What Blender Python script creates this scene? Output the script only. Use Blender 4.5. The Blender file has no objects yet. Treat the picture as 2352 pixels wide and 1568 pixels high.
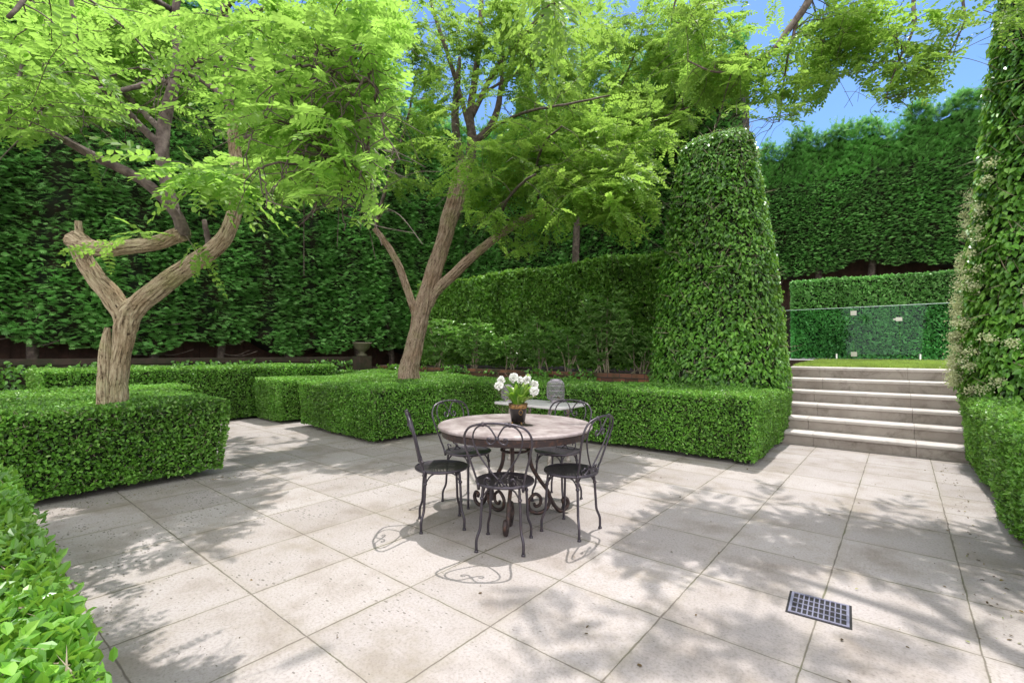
import bpy, bmesh, math, random
import numpy as np
from mathutils import Vector, Matrix

rng = np.random.default_rng(7)
random.seed(7)
scene = bpy.context.scene
COL = scene.collection

# ------------------------------------------------------------------ camera
YAW, PITCH, ROLL, FPX, CAMH = .6864, .0219, .0027, 1092.4, 1.315
c_f = np.array([-math.sin(YAW) * math.cos(PITCH), math.cos(YAW) * math.cos(PITCH), math.sin(PITCH)])
c_r0 = np.array([math.cos(YAW), math.sin(YAW), 0.0])
c_u0 = np.cross(c_r0, c_f)
c_r = c_r0 * math.cos(ROLL) + c_u0 * math.sin(ROLL)
c_u = -c_r0 * math.sin(ROLL) + c_u0 * math.cos(ROLL)
CAM = np.array([0.0, 0.0, CAMH])
cam_data = bpy.data.cameras.new("camera")
cam = bpy.data.objects.new("camera", cam_data)
COL.objects.link(cam)
cam_data.sensor_width = 36.0
cam_data.lens = 36.0 * FPX / 2352.0
cam_data.clip_start = 0.05
cam_data.clip_end = 2000.0
cam.matrix_world = Matrix(((c_r[0], c_u[0], -c_f[0], CAM[0]), (c_r[1], c_u[1], -c_f[1], CAM[1]),
                           (c_r[2], c_u[2], -c_f[2], CAM[2]), (0, 0, 0, 1)))
scene.camera = cam

# ------------------------------------------------------------------ sun, sky, exposure
SUN_EL, SUN_AZ = math.radians(70.5), math.radians(98.2)
S = np.array([math.cos(SUN_EL) * math.cos(SUN_AZ), math.cos(SUN_EL) * math.sin(SUN_AZ), math.sin(SUN_EL)])
sun_d = bpy.data.lights.new("sun", 'SUN')
sun_d.energy = 2.1
sun_d.angle = math.radians(0.53)
sun_d.color = (1.0, 0.965, 0.915)
sun = bpy.data.objects.new("sun", sun_d)
COL.objects.link(sun)
sun.rotation_euler = Vector(S).to_track_quat('Z', 'Y').to_euler()
world = bpy.data.worlds.new("World")
scene.world = world
world.use_nodes = True
wn = world.node_tree.nodes
wl = world.node_tree.links
bg = wn["Background"]
sky = wn.new("ShaderNodeTexSky")
sky.sky_type = 'NISHITA'
sky.sun_disc = False
sky.sun_elevation = SUN_EL
sky.sun_rotation = math.pi / 2 - SUN_AZ
sky.air_density = 1.0
sky.dust_density = 0.5
sky.ozone_density = 4.0
# clear blue sky ahead, dimmed; unseen bright cloud added above and behind for fill
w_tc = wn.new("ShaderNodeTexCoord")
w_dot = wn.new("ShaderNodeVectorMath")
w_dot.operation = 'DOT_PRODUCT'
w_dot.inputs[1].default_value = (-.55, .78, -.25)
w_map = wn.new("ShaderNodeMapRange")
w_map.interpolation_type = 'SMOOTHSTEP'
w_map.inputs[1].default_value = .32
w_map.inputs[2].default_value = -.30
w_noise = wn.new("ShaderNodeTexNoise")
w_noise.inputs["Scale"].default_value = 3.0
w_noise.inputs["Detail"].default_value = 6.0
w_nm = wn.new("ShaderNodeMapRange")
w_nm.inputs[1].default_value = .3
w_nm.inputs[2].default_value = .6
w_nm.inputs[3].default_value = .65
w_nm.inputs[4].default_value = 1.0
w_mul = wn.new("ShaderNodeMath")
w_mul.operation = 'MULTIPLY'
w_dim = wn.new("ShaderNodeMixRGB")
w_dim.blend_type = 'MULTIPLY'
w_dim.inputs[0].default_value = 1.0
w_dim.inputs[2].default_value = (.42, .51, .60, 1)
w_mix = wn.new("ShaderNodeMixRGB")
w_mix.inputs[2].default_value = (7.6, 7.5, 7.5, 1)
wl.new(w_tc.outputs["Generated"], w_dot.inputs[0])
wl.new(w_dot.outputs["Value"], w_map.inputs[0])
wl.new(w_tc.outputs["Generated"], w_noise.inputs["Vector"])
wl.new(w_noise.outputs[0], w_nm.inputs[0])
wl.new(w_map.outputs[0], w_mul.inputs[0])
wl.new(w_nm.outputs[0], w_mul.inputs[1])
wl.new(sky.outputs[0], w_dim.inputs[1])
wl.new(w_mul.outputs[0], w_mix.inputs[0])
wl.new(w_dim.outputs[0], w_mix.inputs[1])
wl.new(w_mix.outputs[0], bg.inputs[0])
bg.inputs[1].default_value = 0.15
scene.view_settings.view_transform = 'Standard'
scene.view_settings.look = 'None'
scene.view_settings.gamma = 1.0
scene.view_settings.exposure = 1.30
scene.view_settings.use_curve_mapping = False
try:
    scene.cycles.max_bounces = 10
    scene.cycles.diffuse_bounces = 5
    scene.cycles.transmission_bounces = 6
    scene.cycles.transparent_max_bounces = 12
    scene.cycles.caustics_reflective = False
    scene.cycles.caustics_refractive = False
except Exception:
    pass


# ------------------------------------------------------------------ helpers: points
def AD(x, y, d):
    """world point seen at picture position (x, y) at depth d metres"""
    return CAM + d * (c_f + c_r * ((x - 1176.0) / FPX) - c_u * ((y - 784.0) / FPX))


def unit(v):
    return v / np.maximum(np.linalg.norm(v, axis=-1, keepdims=True), 1e-9)


def ground_shadow(P):
    k = P[:, 2] / S[2]
    return P[:, :2] - S[None, :2] * k[:, None]


def to_px(P):
    q = P - CAM
    z = np.maximum(q @ c_f, .01)
    return 1176 + FPX * (q @ c_r) / z, 784 - FPX * (q @ c_u) / z


def in_poly(X, Y, poly):
    n = len(poly)
    inside = np.zeros(len(X), bool)
    j = n - 1
    for i in range(n):
        xi, yi = poly[i]
        xj, yj = poly[j]
        with np.errstate(divide='ignore', invalid='ignore'):
            c = ((yi > Y) != (yj > Y)) & (X < (xj - xi) * (Y - yi) / (yj - yi + 1e-12) + xi)
        inside ^= c
        j = i
    return inside


# ------------------------------------------------------------------ helpers: nodes / materials
def new_mat(name):
    m = bpy.data.materials.new(name)
    m.use_nodes = True
    nt = m.node_tree
    nt.nodes.clear()
    out = nt.nodes.new("ShaderNodeOutputMaterial")
    return m, nt, out


def nd(nt, typ, **kw):
    n = nt.nodes.new(typ)
    for k, v in kw.items():
        if k.startswith('i_'):
            key = k[2:]
            key = int(key) if key.isdigit() else key.replace('_', ' ')
            n.inputs[key].default_value = v
        else:
            setattr(n, k, v)
    return n


def ramp(nt, stops, interp='LINEAR'):
    n = nt.nodes.new("ShaderNodeValToRGB")
    n.color_ramp.interpolation = interp
    el = n.color_ramp.elements
    while len(el) > 1:
        el.remove(el[-1])
    for i, (p, c) in enumerate(stops):
        e = el[0] if i == 0 else el.new(p)
        e.position = p
        e.color = (c[0], c[1], c[2], 1) if len(c) == 3 else c
    return n


def leaf_mat(name, stops, trans=(.2, .4, .05), tamt=.4, rough=.42, spec=.35, clump=1.1):
    m, nt, out = new_mat(name)
    L = nt.links.new
    at = nd(nt, "ShaderNodeAttribute", attribute_name="tint")
    rp = ramp(nt, stops)
    L(at.outputs["Fac"], rp.inputs[0])
    tc = nd(nt, "ShaderNodeTexCoord")
    nz = nd(nt, "ShaderNodeTexNoise", i_Scale=clump, i_Detail=2.0)
    L(tc.outputs["Object"], nz.inputs["Vector"])
    mr = nd(nt, "ShaderNodeMapRange", i_1=.3, i_2=.7, i_3=.72, i_4=1.25)
    L(nz.outputs[0], mr.inputs[0])
    hs = nd(nt, "ShaderNodeHueSaturation")
    L(rp.outputs[0], hs.inputs["Color"])
    L(mr.outputs[0], hs.inputs["Value"])
    p = nd(nt, "ShaderNodeBsdfPrincipled", i_Roughness=rough)
    p.inputs["Specular IOR Level"].default_value = spec
    L(hs.outputs[0], p.inputs["Base Color"])
    t = nd(nt, "ShaderNodeBsdfTranslucent")
    mx = nd(nt, "ShaderNodeMixRGB", blend_type='MULTIPLY', i_0=.0)
    hs2 = nd(nt, "ShaderNodeHueSaturation")
    hs2.inputs["Color"].default_value = (*trans, 1)
    L(mr.outputs[0], hs2.inputs["Value"])
    L(hs2.outputs[0], t.inputs["Color"])
    mix = nd(nt, "ShaderNodeMixShader")
    mix.inputs[0].default_value = tamt
    L(p.outputs[0], mix.inputs[1])
    L(t.outputs[0], mix.inputs[2])
    L(mix.outputs[0], out.inputs[0])
    return m


def simple_mat(name, col, rough=.6, metal=0., noise=None, spec=.5, bump=0., bscale=40., coat=0.):
    """noise = (scale, colour2, lo, hi)"""
    m, nt, out = new_mat(name)
    L = nt.links.new
    p = nd(nt, "ShaderNodeBsdfPrincipled", i_Roughness=rough, i_Metallic=metal)
    p.inputs["Specular IOR Level"].default_value = spec
    p.inputs["Coat Weight"].default_value = coat
    p.inputs["Base Color"].default_value = (*col, 1)
    tc = nd(nt, "ShaderNodeTexCoord")
    if noise:
        nz = nd(nt, "ShaderNodeTexNoise", i_Scale=noise[0], i_Detail=6.0, i_Roughness=.6)
        L(tc.outputs["Object"], nz.inputs["Vector"])
        rp = ramp(nt, [(noise[2], col), (noise[3], noise[1])])
        L(nz.outputs[0], rp.inputs[0])
        L(rp.outputs[0], p.inputs["Base Color"])
    if bump:
        nb = nd(nt, "ShaderNodeTexNoise", i_Scale=bscale, i_Detail=4.0)
        L(tc.outputs["Object"], nb.inputs["Vector"])
        b = nd(nt, "ShaderNodeBump", i_Strength=bump, i_Distance=.01)
        L(nb.outputs[0], b.inputs["Height"])
        L(b.outputs[0], p.inputs["Normal"])
    L(p.outputs[0], out.inputs[0])
    return m


def paving_mat():
    m, nt, out = new_mat("limestone_paving")
    L = nt.links.new
    tc = nd(nt, "ShaderNodeTexCoord")
    P = tc.outputs["Object"]
    sep = nd(nt, "ShaderNodeSeparateXYZ")
    L(P, sep.inputs[0])
    warp = nd(nt, "ShaderNodeTexNoise", i_Scale=9.0, i_Detail=3.0)
    L(P, warp.inputs["Vector"])

    def M(op, a, b=None, c=None):
        n = nd(nt, "ShaderNodeMath", operation=op)
        for i, v in enumerate((a, b, c)):
            if v is None:
                continue
            if isinstance(v, (int, float)):
                n.inputs[i].default_value = v
            else:
                L(v, n.inputs[i])
        return n.outputs[0]
    jit = M('MULTIPLY', M('SUBTRACT', warp.outputs[0], .5), .012)
    gx = M('DIVIDE', M('ADD', M('ADD', sep.outputs[0], 1.542 + 60.0), jit), .6)
    gy = M('DIVIDE', M('ADD', M('ADD', sep.outputs[1], -2.323 + 60.0), jit), .6)
    fx = M('ABSOLUTE', M('SUBTRACT', M('FRACT', gx), .5))
    fy = M('ABSOLUTE', M('SUBTRACT', M('FRACT', gy), .5))
    d = M('MULTIPLY', M('SUBTRACT', .5, M('MAXIMUM', fx, fy)), .6)      # metres to the nearest joint
    n2 = nd(nt, "ShaderNodeTexNoise", i_Scale=3.1, i_Detail=5.0, i_Roughness=.7)
    L(P, n2.inputs["Vector"])
    wdt = M('MULTIPLY', M('ADD', M('MULTIPLY', n2.outputs[0], n2.outputs[0]), .02), .013)
    joint = nd(nt, "ShaderNodeMapRange", i_3=1., i_4=0.)
    joint.interpolation_type = 'SMOOTHSTEP'
    L(d, joint.inputs[0])
    L(M('MULTIPLY', wdt, .35), joint.inputs[1])
    L(M('MULTIPLY', wdt, 1.6), joint.inputs[2])
    # slab tone
    cell = nd(nt, "ShaderNodeCombineXYZ")
    L(M('FLOOR', gx), cell.inputs[0])
    L(M('FLOOR', gy), cell.inputs[1])
    wn_ = nd(nt, "ShaderNodeTexWhiteNoise")
    L(cell.outputs[0], wn_.inputs["Vector"])
    tone = ramp(nt, [(0, (.318, .286, .276)), (.5, (.352, .318, .309)), (1, (.386, .351, .343))])
    L(wn_.outputs[0], tone.inputs[0])
    # cloudy mottling
    n3 = nd(nt, "ShaderNodeTexNoise", i_Scale=2.2, i_Detail=8.0, i_Roughness=.62)
    L(P, n3.inputs["Vector"])
    r3 = ramp(nt, [(.28, (.66, .62, .56)), (.47, (.95, .94, .92)), (.58, (1, 1, 1)), (.75, (1.08, 1.07, 1.07))])
    L(n3.outputs[0], r3.inputs[0])
    mul = nd(nt, "ShaderNodeMixRGB", blend_type='MULTIPLY', i_0=1.0)
    L(tone.outputs[0], mul.inputs[1])
    L(r3.outputs[0], mul.inputs[2])
    # fine grain
    n4 = nd(nt, "ShaderNodeTexNoise", i_Scale=70.0, i_Detail=4.0, i_Roughness=.7)
    L(P, n4.inputs["Vector"])
    r4 = ramp(nt, [(.28, (.68, .66, .64)), (.5, (1, 1, 1)), (.7, (1.10, 1.10, 1.10))])
    L(n4.outputs[0], r4.inputs[0])
    mul2 = nd(nt, "ShaderNodeMixRGB", blend_type='MULTIPLY', i_0=1.0)
    L(mul.outputs[0], mul2.inputs[1])
    L(r4.outputs[0], mul2.inputs[2])
    # olive algae stains
    n5 = nd(nt, "ShaderNodeTexNoise", i_Scale=1.35, i_Detail=5.0, i_Roughness=.7)
    L(P, n5.inputs["Vector"])
    r5 = ramp(nt, [(.54, (0, 0, 0)), (.74, (.62, .62, .62))])
    L(n5.outputs[0], r5.inputs[0])
    mx5 = nd(nt, "ShaderNodeMixRGB", i_2=(.20, .165, .115, 1))
    L(r5.outputs[0], mx5.inputs[0])
    L(mul2.outputs[0], mx5.inputs[1])
    # dark pits, elongated along X, denser on the left of the terrace
    mp = nd(nt, "ShaderNodeMapping")
    mp.inputs["Scale"].default_value = (26, 60, 1)
    mp.inputs["Rotation"].default_value = (0, 0, .35)
    L(P, mp.inputs["Vector"])
    vo = nd(nt, "ShaderNodeTexVoronoi", i_Scale=1.0, i_Randomness=1.0)
    L(mp.outputs[0], vo.inputs["Vector"])
    n6 = nd(nt, "ShaderNodeTexNoise", i_Scale=1.1, i_Detail=6.0, i_Roughness=.7)
    L(P, n6.inputs["Vector"])
    left = nd(nt, "ShaderNodeMapRange", i_1=-4.5, i_2=-.5, i_3=.56, i_4=.27)
    L(sep.outputs[0], left.inputs[0])
    thr = M('MULTIPLY', left.outputs[0], nd_map(nt, n6.outputs[0], .32, .70, .25, 1.2))
    colv = nd(nt, "ShaderNodeSeparateColor")
    L(vo.outputs["Color"], colv.inputs[0])
    keep = M('GREATER_THAN', colv.outputs[0], .35)
    pit = M('MULTIPLY', M('LESS_THAN', M('ADD', vo.outputs["Distance"], M('MULTIPLY', M('POWER', colv.outputs[1], .6), .36)), thr), keep)
    mx6 = nd(nt, "ShaderNodeMixRGB", i_2=(.13, .115, .10, 1))
    L(M('MULTIPLY', pit, .8), mx6.inputs[0])
    L(mx5.outputs[0], mx6.inputs[1])
    # grime towards joints, then the joint itself
    grime = nd(nt, "ShaderNodeMapRange", i_1=0., i_2=.05, i_3=.5, i_4=0.)
    L(d, grime.inputs[0])
    mx7 = nd(nt, "ShaderNodeMixRGB", i_2=(.25, .22, .16, 1))
    L(M('MULTIPLY', grime.outputs[0], n2.outputs[0]), mx7.inputs[0])
    L(mx6.outputs[0], mx7.inputs[1])
    jc = ramp(nt, [(.45, (.12, .10, .085)), (.62, (.10, .10, .05))])
    L(n3.outputs[0], jc.inputs[0])
    mx8 = nd(nt, "ShaderNodeMixRGB")
    L(M('MULTIPLY', joint.outputs[0], .85), mx8.inputs[0])
    L(mx7.outputs[0], mx8.inputs[1])
    L(jc.outputs[0], mx8.inputs[2])
    p = nd(nt, "ShaderNodeBsdfPrincipled", i_Roughness=.72)
    p.inputs["Specular IOR Level"].default_value = .25
    L(mx8.outputs[0], p.inputs["Base Color"])
    hgt = M('SUBTRACT', M('SUBTRACT', M('MULTIPLY', n4.outputs[0], .25), M('MULTIPLY', joint.outputs[0], 1.2)), M('MULTIPLY', pit, .6))
    b = nd(nt, "ShaderNodeBump", i_Strength=.45, i_Distance=.004)
    L(hgt, b.inputs["Height"])
    L(b.outputs[0], p.inputs["Normal"])
    L(p.outputs[0], out.inputs[0])
    return m


def nd_map(nt, sock, a, b, c, d):
    n = nd(nt, "ShaderNodeMapRange", i_1=a, i_2=b, i_3=c, i_4=d)
    nt.links.new(sock, n.inputs[0])
    return n.outputs[0]


def stone_mat(name, col, col2, stain=(.2, .18, .15), stain_lo=.62, stain_hi=.8, scale=3., rough=.7):
    m, nt, out = new_mat(name)
    L = nt.links.new
    tc = nd(nt, "ShaderNodeTexCoord")
    a = nd(nt, "ShaderNodeTexNoise", i_Scale=scale, i_Detail=8.0, i_Roughness=.65)
    L(tc.outputs["Object"], a.inputs["Vector"])
    r1 = ramp(nt, [(.35, col), (.65, col2)])
    L(a.outputs[0], r1.inputs[0])
    b = nd(nt, "ShaderNodeTexNoise", i_Scale=scale * 1.8, i_Detail=7.0, i_Roughness=.75, i_Distortion=.6)
    mp = nd(nt, "ShaderNodeMapping")
    mp.inputs["Location"].default_value = (3.1, 1.7, 9.2)
    L(tc.outputs["Object"], mp.inputs[0])
    L(mp.outputs[0], b.inputs["Vector"])
    r2 = ramp(nt, [(stain_lo, (0, 0, 0)), (stain_hi, (.75, .75, .75))])
    L(b.outputs[0], r2.inputs[0])
    mx = nd(nt, "ShaderNodeMixRGB", i_2=(*stain, 1))
    L(r2.outputs[0], mx.inputs[0])
    L(r1.outputs[0], mx.inputs[1])
    g = nd(nt, "ShaderNodeTexNoise", i_Scale=90., i_Detail=3.0)
    L(tc.outputs["Object"], g.inputs["Vector"])
    p = nd(nt, "ShaderNodeBsdfPrincipled", i_Roughness=rough)
    p.inputs["Specular IOR Level"].default_value = .3
    L(mx.outputs[0], p.inputs["Base Color"])
    bu = nd(nt, "ShaderNodeBump", i_Strength=.35, i_Distance=.004)
    L(g.outputs[0], bu.inputs["Height"])
    L(bu.outputs[0], p.inputs["Normal"])
    L(p.outputs[0], out.inputs[0])
    return m


def brick_mat():
    m, nt, out = new_mat("old_brick")
    L = nt.links.new
    tc = nd(nt, "ShaderNodeTexCoord")
    sp = nd(nt, "ShaderNodeSeparateXYZ")
    L(tc.outputs["Object"], sp.inputs[0])
    ad = nd(nt, "ShaderNodeMath", operation='ADD')
    L(sp.outputs[0], ad.inputs[0])
    L(sp.outputs[1], ad.inputs[1])
    cb = nd(nt, "ShaderNodeCombineXYZ")
    L(ad.outputs[0], cb.inputs[0])
    L(sp.outputs[2], cb.inputs[1])
    br = nd(nt, "ShaderNodeTexBrick", i_Scale=1.0)
    br.inputs["Color1"].default_value = (.30, .12, .07, 1)
    br.inputs["Color2"].default_value = (.09, .045, .03, 1)
    br.inputs["Mortar"].default_value = (.07, .06, .05, 1)
    br.inputs["Brick Width"].default_value = .24
    br.inputs["Row Height"].default_value = .085
    br.inputs["Mortar Size"].default_value = .007
    L(cb.outputs[0], br.inputs["Vector"])
    n = nd(nt, "ShaderNodeTexNoise", i_Scale=5., i_Detail=6.)
    L(tc.outputs["Object"], n.inputs["Vector"])
    r = ramp(nt, [(.45, (0, 0, 0)), (.7, (.85, .85, .85))])
    L(n.outputs[0], r.inputs[0])
    mx = nd(nt, "ShaderNodeMixRGB", i_2=(.04, .05, .02, 1))
    L(r.outputs[0], mx.inputs[0])
    L(br.outputs[0], mx.inputs[1])
    p = nd(nt, "ShaderNodeBsdfPrincipled", i_Roughness=.9)
    L(mx.outputs[0], p.inputs["Base Color"])
    bu = nd(nt, "ShaderNodeBump", i_Strength=.6, i_Distance=.01, invert=True)
    L(br.outputs["Fac"], bu.inputs["Height"])
    L(bu.outputs[0], p.inputs["Normal"])
    L(p.outputs[0], out.inputs[0])
    return m


def bark_mat(name, ca, cb, cc):
    m, nt, out = new_mat(name)
    L = nt.links.new
    uv = nd(nt, "ShaderNodeUVMap")
    mp = nd(nt, "ShaderNodeMapping")
    mp.inputs["Scale"].default_value = (1.0, 1.0, 1)
    L(uv.outputs[0], mp.inputs[0])
    ns = nd(nt, "ShaderNodeTexNoise", i_Scale=58., i_Detail=6., i_Roughness=.6, i_Distortion=1.0)
    sc = nd(nt, "ShaderNodeMapping")
    sc.inputs["Scale"].default_value = (1.0, .14, 1)
    L(uv.outputs[0], sc.inputs[0])
    L(sc.outputs[0], ns.inputs["Vector"])
    nsb = nd(nt, "ShaderNodeTexNoise", i_Scale=120., i_Detail=5., i_Roughness=.7, i_Distortion=1.2)
    scb = nd(nt, "ShaderNodeMapping")
    scb.inputs["Scale"].default_value = (1.0, .3, 1)
    L(uv.outputs[0], scb.inputs[0])
    L(scb.outputs[0], nsb.inputs["Vector"])
    mb_ = nd(nt, "ShaderNodeMixRGB", i_0=.42)
    L(ns.outputs[0], mb_.inputs[1])
    L(nsb.outputs[0], mb_.inputs[2])
    rp = ramp(nt, [(.40, ca), (.47, cb), (.60, cc)])
    L(mb_.outputs[0], rp.inputs[0])
    tc = nd(nt, "ShaderNodeTexCoord")
    n2 = nd(nt, "ShaderNodeTexNoise", i_Scale=3.5, i_Detail=5.)
    L(tc.outputs["Object"], n2.inputs["Vector"])
    r2 = ramp(nt, [(.35, (.78, .72, .66)), (.5, (1, 1, 1)), (.7, (.80, .90, .68))])
    L(n2.outputs[0], r2.inputs[0])
    mu = nd(nt, "ShaderNodeMixRGB", blend_type='MULTIPLY', i_0=1.)
    L(rp.outputs[0], mu.inputs[1])
    L(r2.outputs[0], mu.inputs[2])
    p = nd(nt, "ShaderNodeBsdfPrincipled", i_Roughness=.85)
    p.inputs["Specular IOR Level"].default_value = .2
    L(mu.outputs[0], p.inputs["Base Color"])
    b = nd(nt, "ShaderNodeBump", i_Strength=1.0, i_Distance=.02)
    L(mb_.outputs[0], b.inputs["Height"])
    L(b.outputs[0], p.inputs["Normal"])
    L(p.outputs[0], out.inputs[0])
    return m


def glass_mat():
    m, nt, out = new_mat("pool_fence_glass")
    L = nt.links.new
    tr = nd(nt, "ShaderNodeBsdfTransparent")
    tr.inputs[0].default_value = (.76, .94, .90, 1)
    gl = nd(nt, "ShaderNodeBsdfGlossy", i_Roughness=.01)
    gl.inputs[0].default_value = (.9, 1, .97, 1)
    fr = nd(nt, "ShaderNodeFresnel", i_IOR=1.22)
    mx = nd(nt, "ShaderNodeMixShader")
    ad = nd(nt, "ShaderNodeMath", operation='ADD')
    ad.inputs[1].default_value = .0
    L(fr.outputs[0], ad.inputs[0])
    L(ad.outputs[0], mx.inputs[0])
    L(tr.outputs[0], mx.inputs[1])
    L(gl.outputs[0], mx.inputs[2])
    L(mx.outputs[0], out.inputs[0])
    return m


MAT = {}
MAT['box'] = leaf_mat("box_leaf", [(0, (.03, .075, .012)), (.4, (.125, .32, .035)), (.8, (.22, .46, .07)), (1, (.38, .58, .18))],
                      trans=(.28, .5, .08), tamt=.28, rough=.38, spec=.5)
MAT['boxnear'] = leaf_mat("near_box_leaf", [(0, (.05, .14, .016)), (.5, (.115, .29, .03)), (1, (.25, .45, .08))],
                          trans=(.32, .58, .06), tamt=.30, rough=.30, spec=.5)
MAT['ivy'] = leaf_mat("climbing_fig_leaf", [(0, (.03, .085, .014)), (.5, (.125, .33, .035)), (1, (.27, .52, .09))],
                      trans=(.28, .5, .06), tamt=.26, rough=.34, spec=.55)
MAT['cypress'] = leaf_mat("cypress_spray", [(0, (.07, .19, .04)), (.4, (.15, .39, .08)), (1, (.32, .60, .18))],
                          trans=(.22, .55, .12), tamt=.3, rough=.42, spec=.45, clump=.6)
MAT['laurel'] = leaf_mat("laurel_leaf", [(0, (.05, .12, .022)), (.5, (.15, .35, .045)), (1, (.33, .55, .13))],
                         trans=(.28, .5, .06), tamt=.26, rough=.36, spec=.5)
MAT['robinia'] = leaf_mat("golden_robinia_leaflet", [(0, (.07, .165, .02)), (.5, (.12, .24, .03)), (1, (.23, .35, .09))],
                          trans=(.36, .60, .10), tamt=.56, rough=.45, spec=.3)
MAT['robinia_far'] = leaf_mat("olive_robinia_leaflet", [(0, (.065, .15, .018)), (.5, (.12, .23, .028)), (1, (.25, .36, .08))],
                              trans=(.36, .57, .09), tamt=.54, rough=.45, spec=.3)
MAT['grass'] = leaf_mat("grass_blade", [(0, (.16, .28, .05)), (1, (.38, .48, .14))], trans=(.5, .65, .12), tamt=.4)
MAT['shrub'] = leaf_mat("shrub_leaf", [(0, (.09, .22, .04)), (.6, (.18, .38, .08)), (1, (.36, .55, .2))],
                        trans=(.2, .42, .06), tamt=.3, rough=.28, spec=.5)
MAT['litter'] = leaf_mat("dry_leaf", [(0, (.05, .035, .02)), (.6, (.14, .09, .04)), (.85, (.28, .2, .07)), (1, (.2, .28, .06))], trans=(.2, .15, .05), tamt=.15, rough=.7)
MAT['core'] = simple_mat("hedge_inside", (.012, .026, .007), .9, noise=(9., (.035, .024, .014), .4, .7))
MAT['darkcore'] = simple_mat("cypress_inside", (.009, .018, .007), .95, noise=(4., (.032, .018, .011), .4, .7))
MAT['twig'] = simple_mat("hedge_twig", (.26, .22, .14), .8, noise=(12., (.32, .27, .2), .4, .6))
MAT['deadwood'] = simple_mat("bare_pale_twig", (.50, .42, .38), .8)
MAT['bark1'] = bark_mat("pale_furrowed_bark", (.05, .03, .018), (.33, .255, .165), (.52, .44, .31))
MAT['bark2'] = bark_mat("brown_furrowed_bark", (.06, .036, .026), (.31, .225, .165), (.47, .365, .285))
MAT['branch'] = simple_mat("branch_bark", (.060, .042, .034), .85, noise=(16., (.15, .115, .095), .4, .65))
MAT['paving'] = paving_mat()
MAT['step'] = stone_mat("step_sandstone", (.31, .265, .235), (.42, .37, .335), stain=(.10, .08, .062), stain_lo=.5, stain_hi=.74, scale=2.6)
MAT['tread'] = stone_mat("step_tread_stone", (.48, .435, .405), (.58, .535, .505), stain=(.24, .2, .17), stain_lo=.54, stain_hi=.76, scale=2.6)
MAT['soil'] = simple_mat("garden_soil", (.055, .035, .024), .95, noise=(7., (.11, .07, .05), .35, .7), bump=.6, bscale=18.)
MAT['brick'] = brick_mat()
MAT['shadebrick'] = simple_mat("shaded_brick", (.055, .035, .026), .95, noise=(6., (.028, .03, .014), .4, .65), bump=.5, bscale=12.)  # brick darkened in colour for the shade under the hedge, with moss
MAT['iron'] = simple_mat("wrought_iron", (.070, .062, .076), .36, .6, noise=(25., (.12, .09, .095), .5, .8), bump=.15, bscale=120.)
MAT['tabiron'] = simple_mat("table_iron", (.055, .040, .040), .5, .5, noise=(30., (.15, .075, .05), .5, .75), bump=.2, bscale=90.)
MAT['tabletop'] = stone_mat("weathered_tabletop", (.21, .165, .165), (.42, .365, .36), stain=(.13, .085, .08), stain_lo=.47, stain_hi=.70, scale=5.5, rough=.42)
MAT['damp'] = simple_mat("damp_patch", (.028, .024, .020), .35, noise=(30., (.06, .05, .04), .4, .6))
MAT['marble'] = simple_mat("white_marble", (.60, .58, .58), .3, noise=(6., (.46, .44, .45), .45, .7))
MAT['rust'] = simple_mat("rusty_white_iron", (.36, .32, .29), .7, noise=(14., (.13, .075, .045), .45, .62))
MAT['zinc'] = simple_mat("zinc_lantern", (.36, .33, .36), .45, .6, noise=(18., (.27, .12, .06), .58, .72))
MAT['pot'] = simple_mat("black_lacquer_pot", (.012, .009, .009), .28, noise=(16., (.09, .045, .02), .6, .75), spec=.6)
MAT['gold'] = simple_mat("worn_gilding", (.30, .17, .06), .45, .6, noise=(60., (.06, .035, .02), .45, .65))
MAT['petal'] = simple_mat("white_petal", (.80, .80, .76), .6)
MAT['potleaf'] = leaf_mat("broad_green_leaf", [(0, (.05, .14, .015)), (.6, (.14, .28, .03)), (1, (.34, .46, .13))], trans=(.35, .6, .05), tamt=.35, rough=.3)
MAT['blossom'] = leaf_mat("cream_blossom", [(0, (.40, .46, .20)), (1, (.70, .71, .46))], trans=(.6, .62, .32), tamt=.3, rough=.6)
MAT['drain'] = simple_mat("galvanised_grate", (.33, .32, .42), .4, .7, noise=(25., (.22, .20, .26), .45, .7))
MAT['pitshade'] = simple_mat("drain_pit_shade", (.012, .011, .012), .9)
MAT['glass'] = glass_mat()
MAT['glassedge'] = simple_mat("lit_glass_edge", (.70, .88, .80), .15, spec=.7)
MAT['steel'] = simple_mat("satin_steel", (.62, .60, .52), .3, .8)
MAT['fence'] = simple_mat("dark_timber", (.050, .026, .017), .85, noise=(6., (.095, .045, .03), .4, .7))
MAT['poolstone'] = stone_mat("pool_paving_stone", (.40, .37, .36), (.5, .47, .45))
MAT['urn'] = stone_mat("mossy_urn_stone", (.09, .08, .05), (.16, .145, .10))


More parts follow.
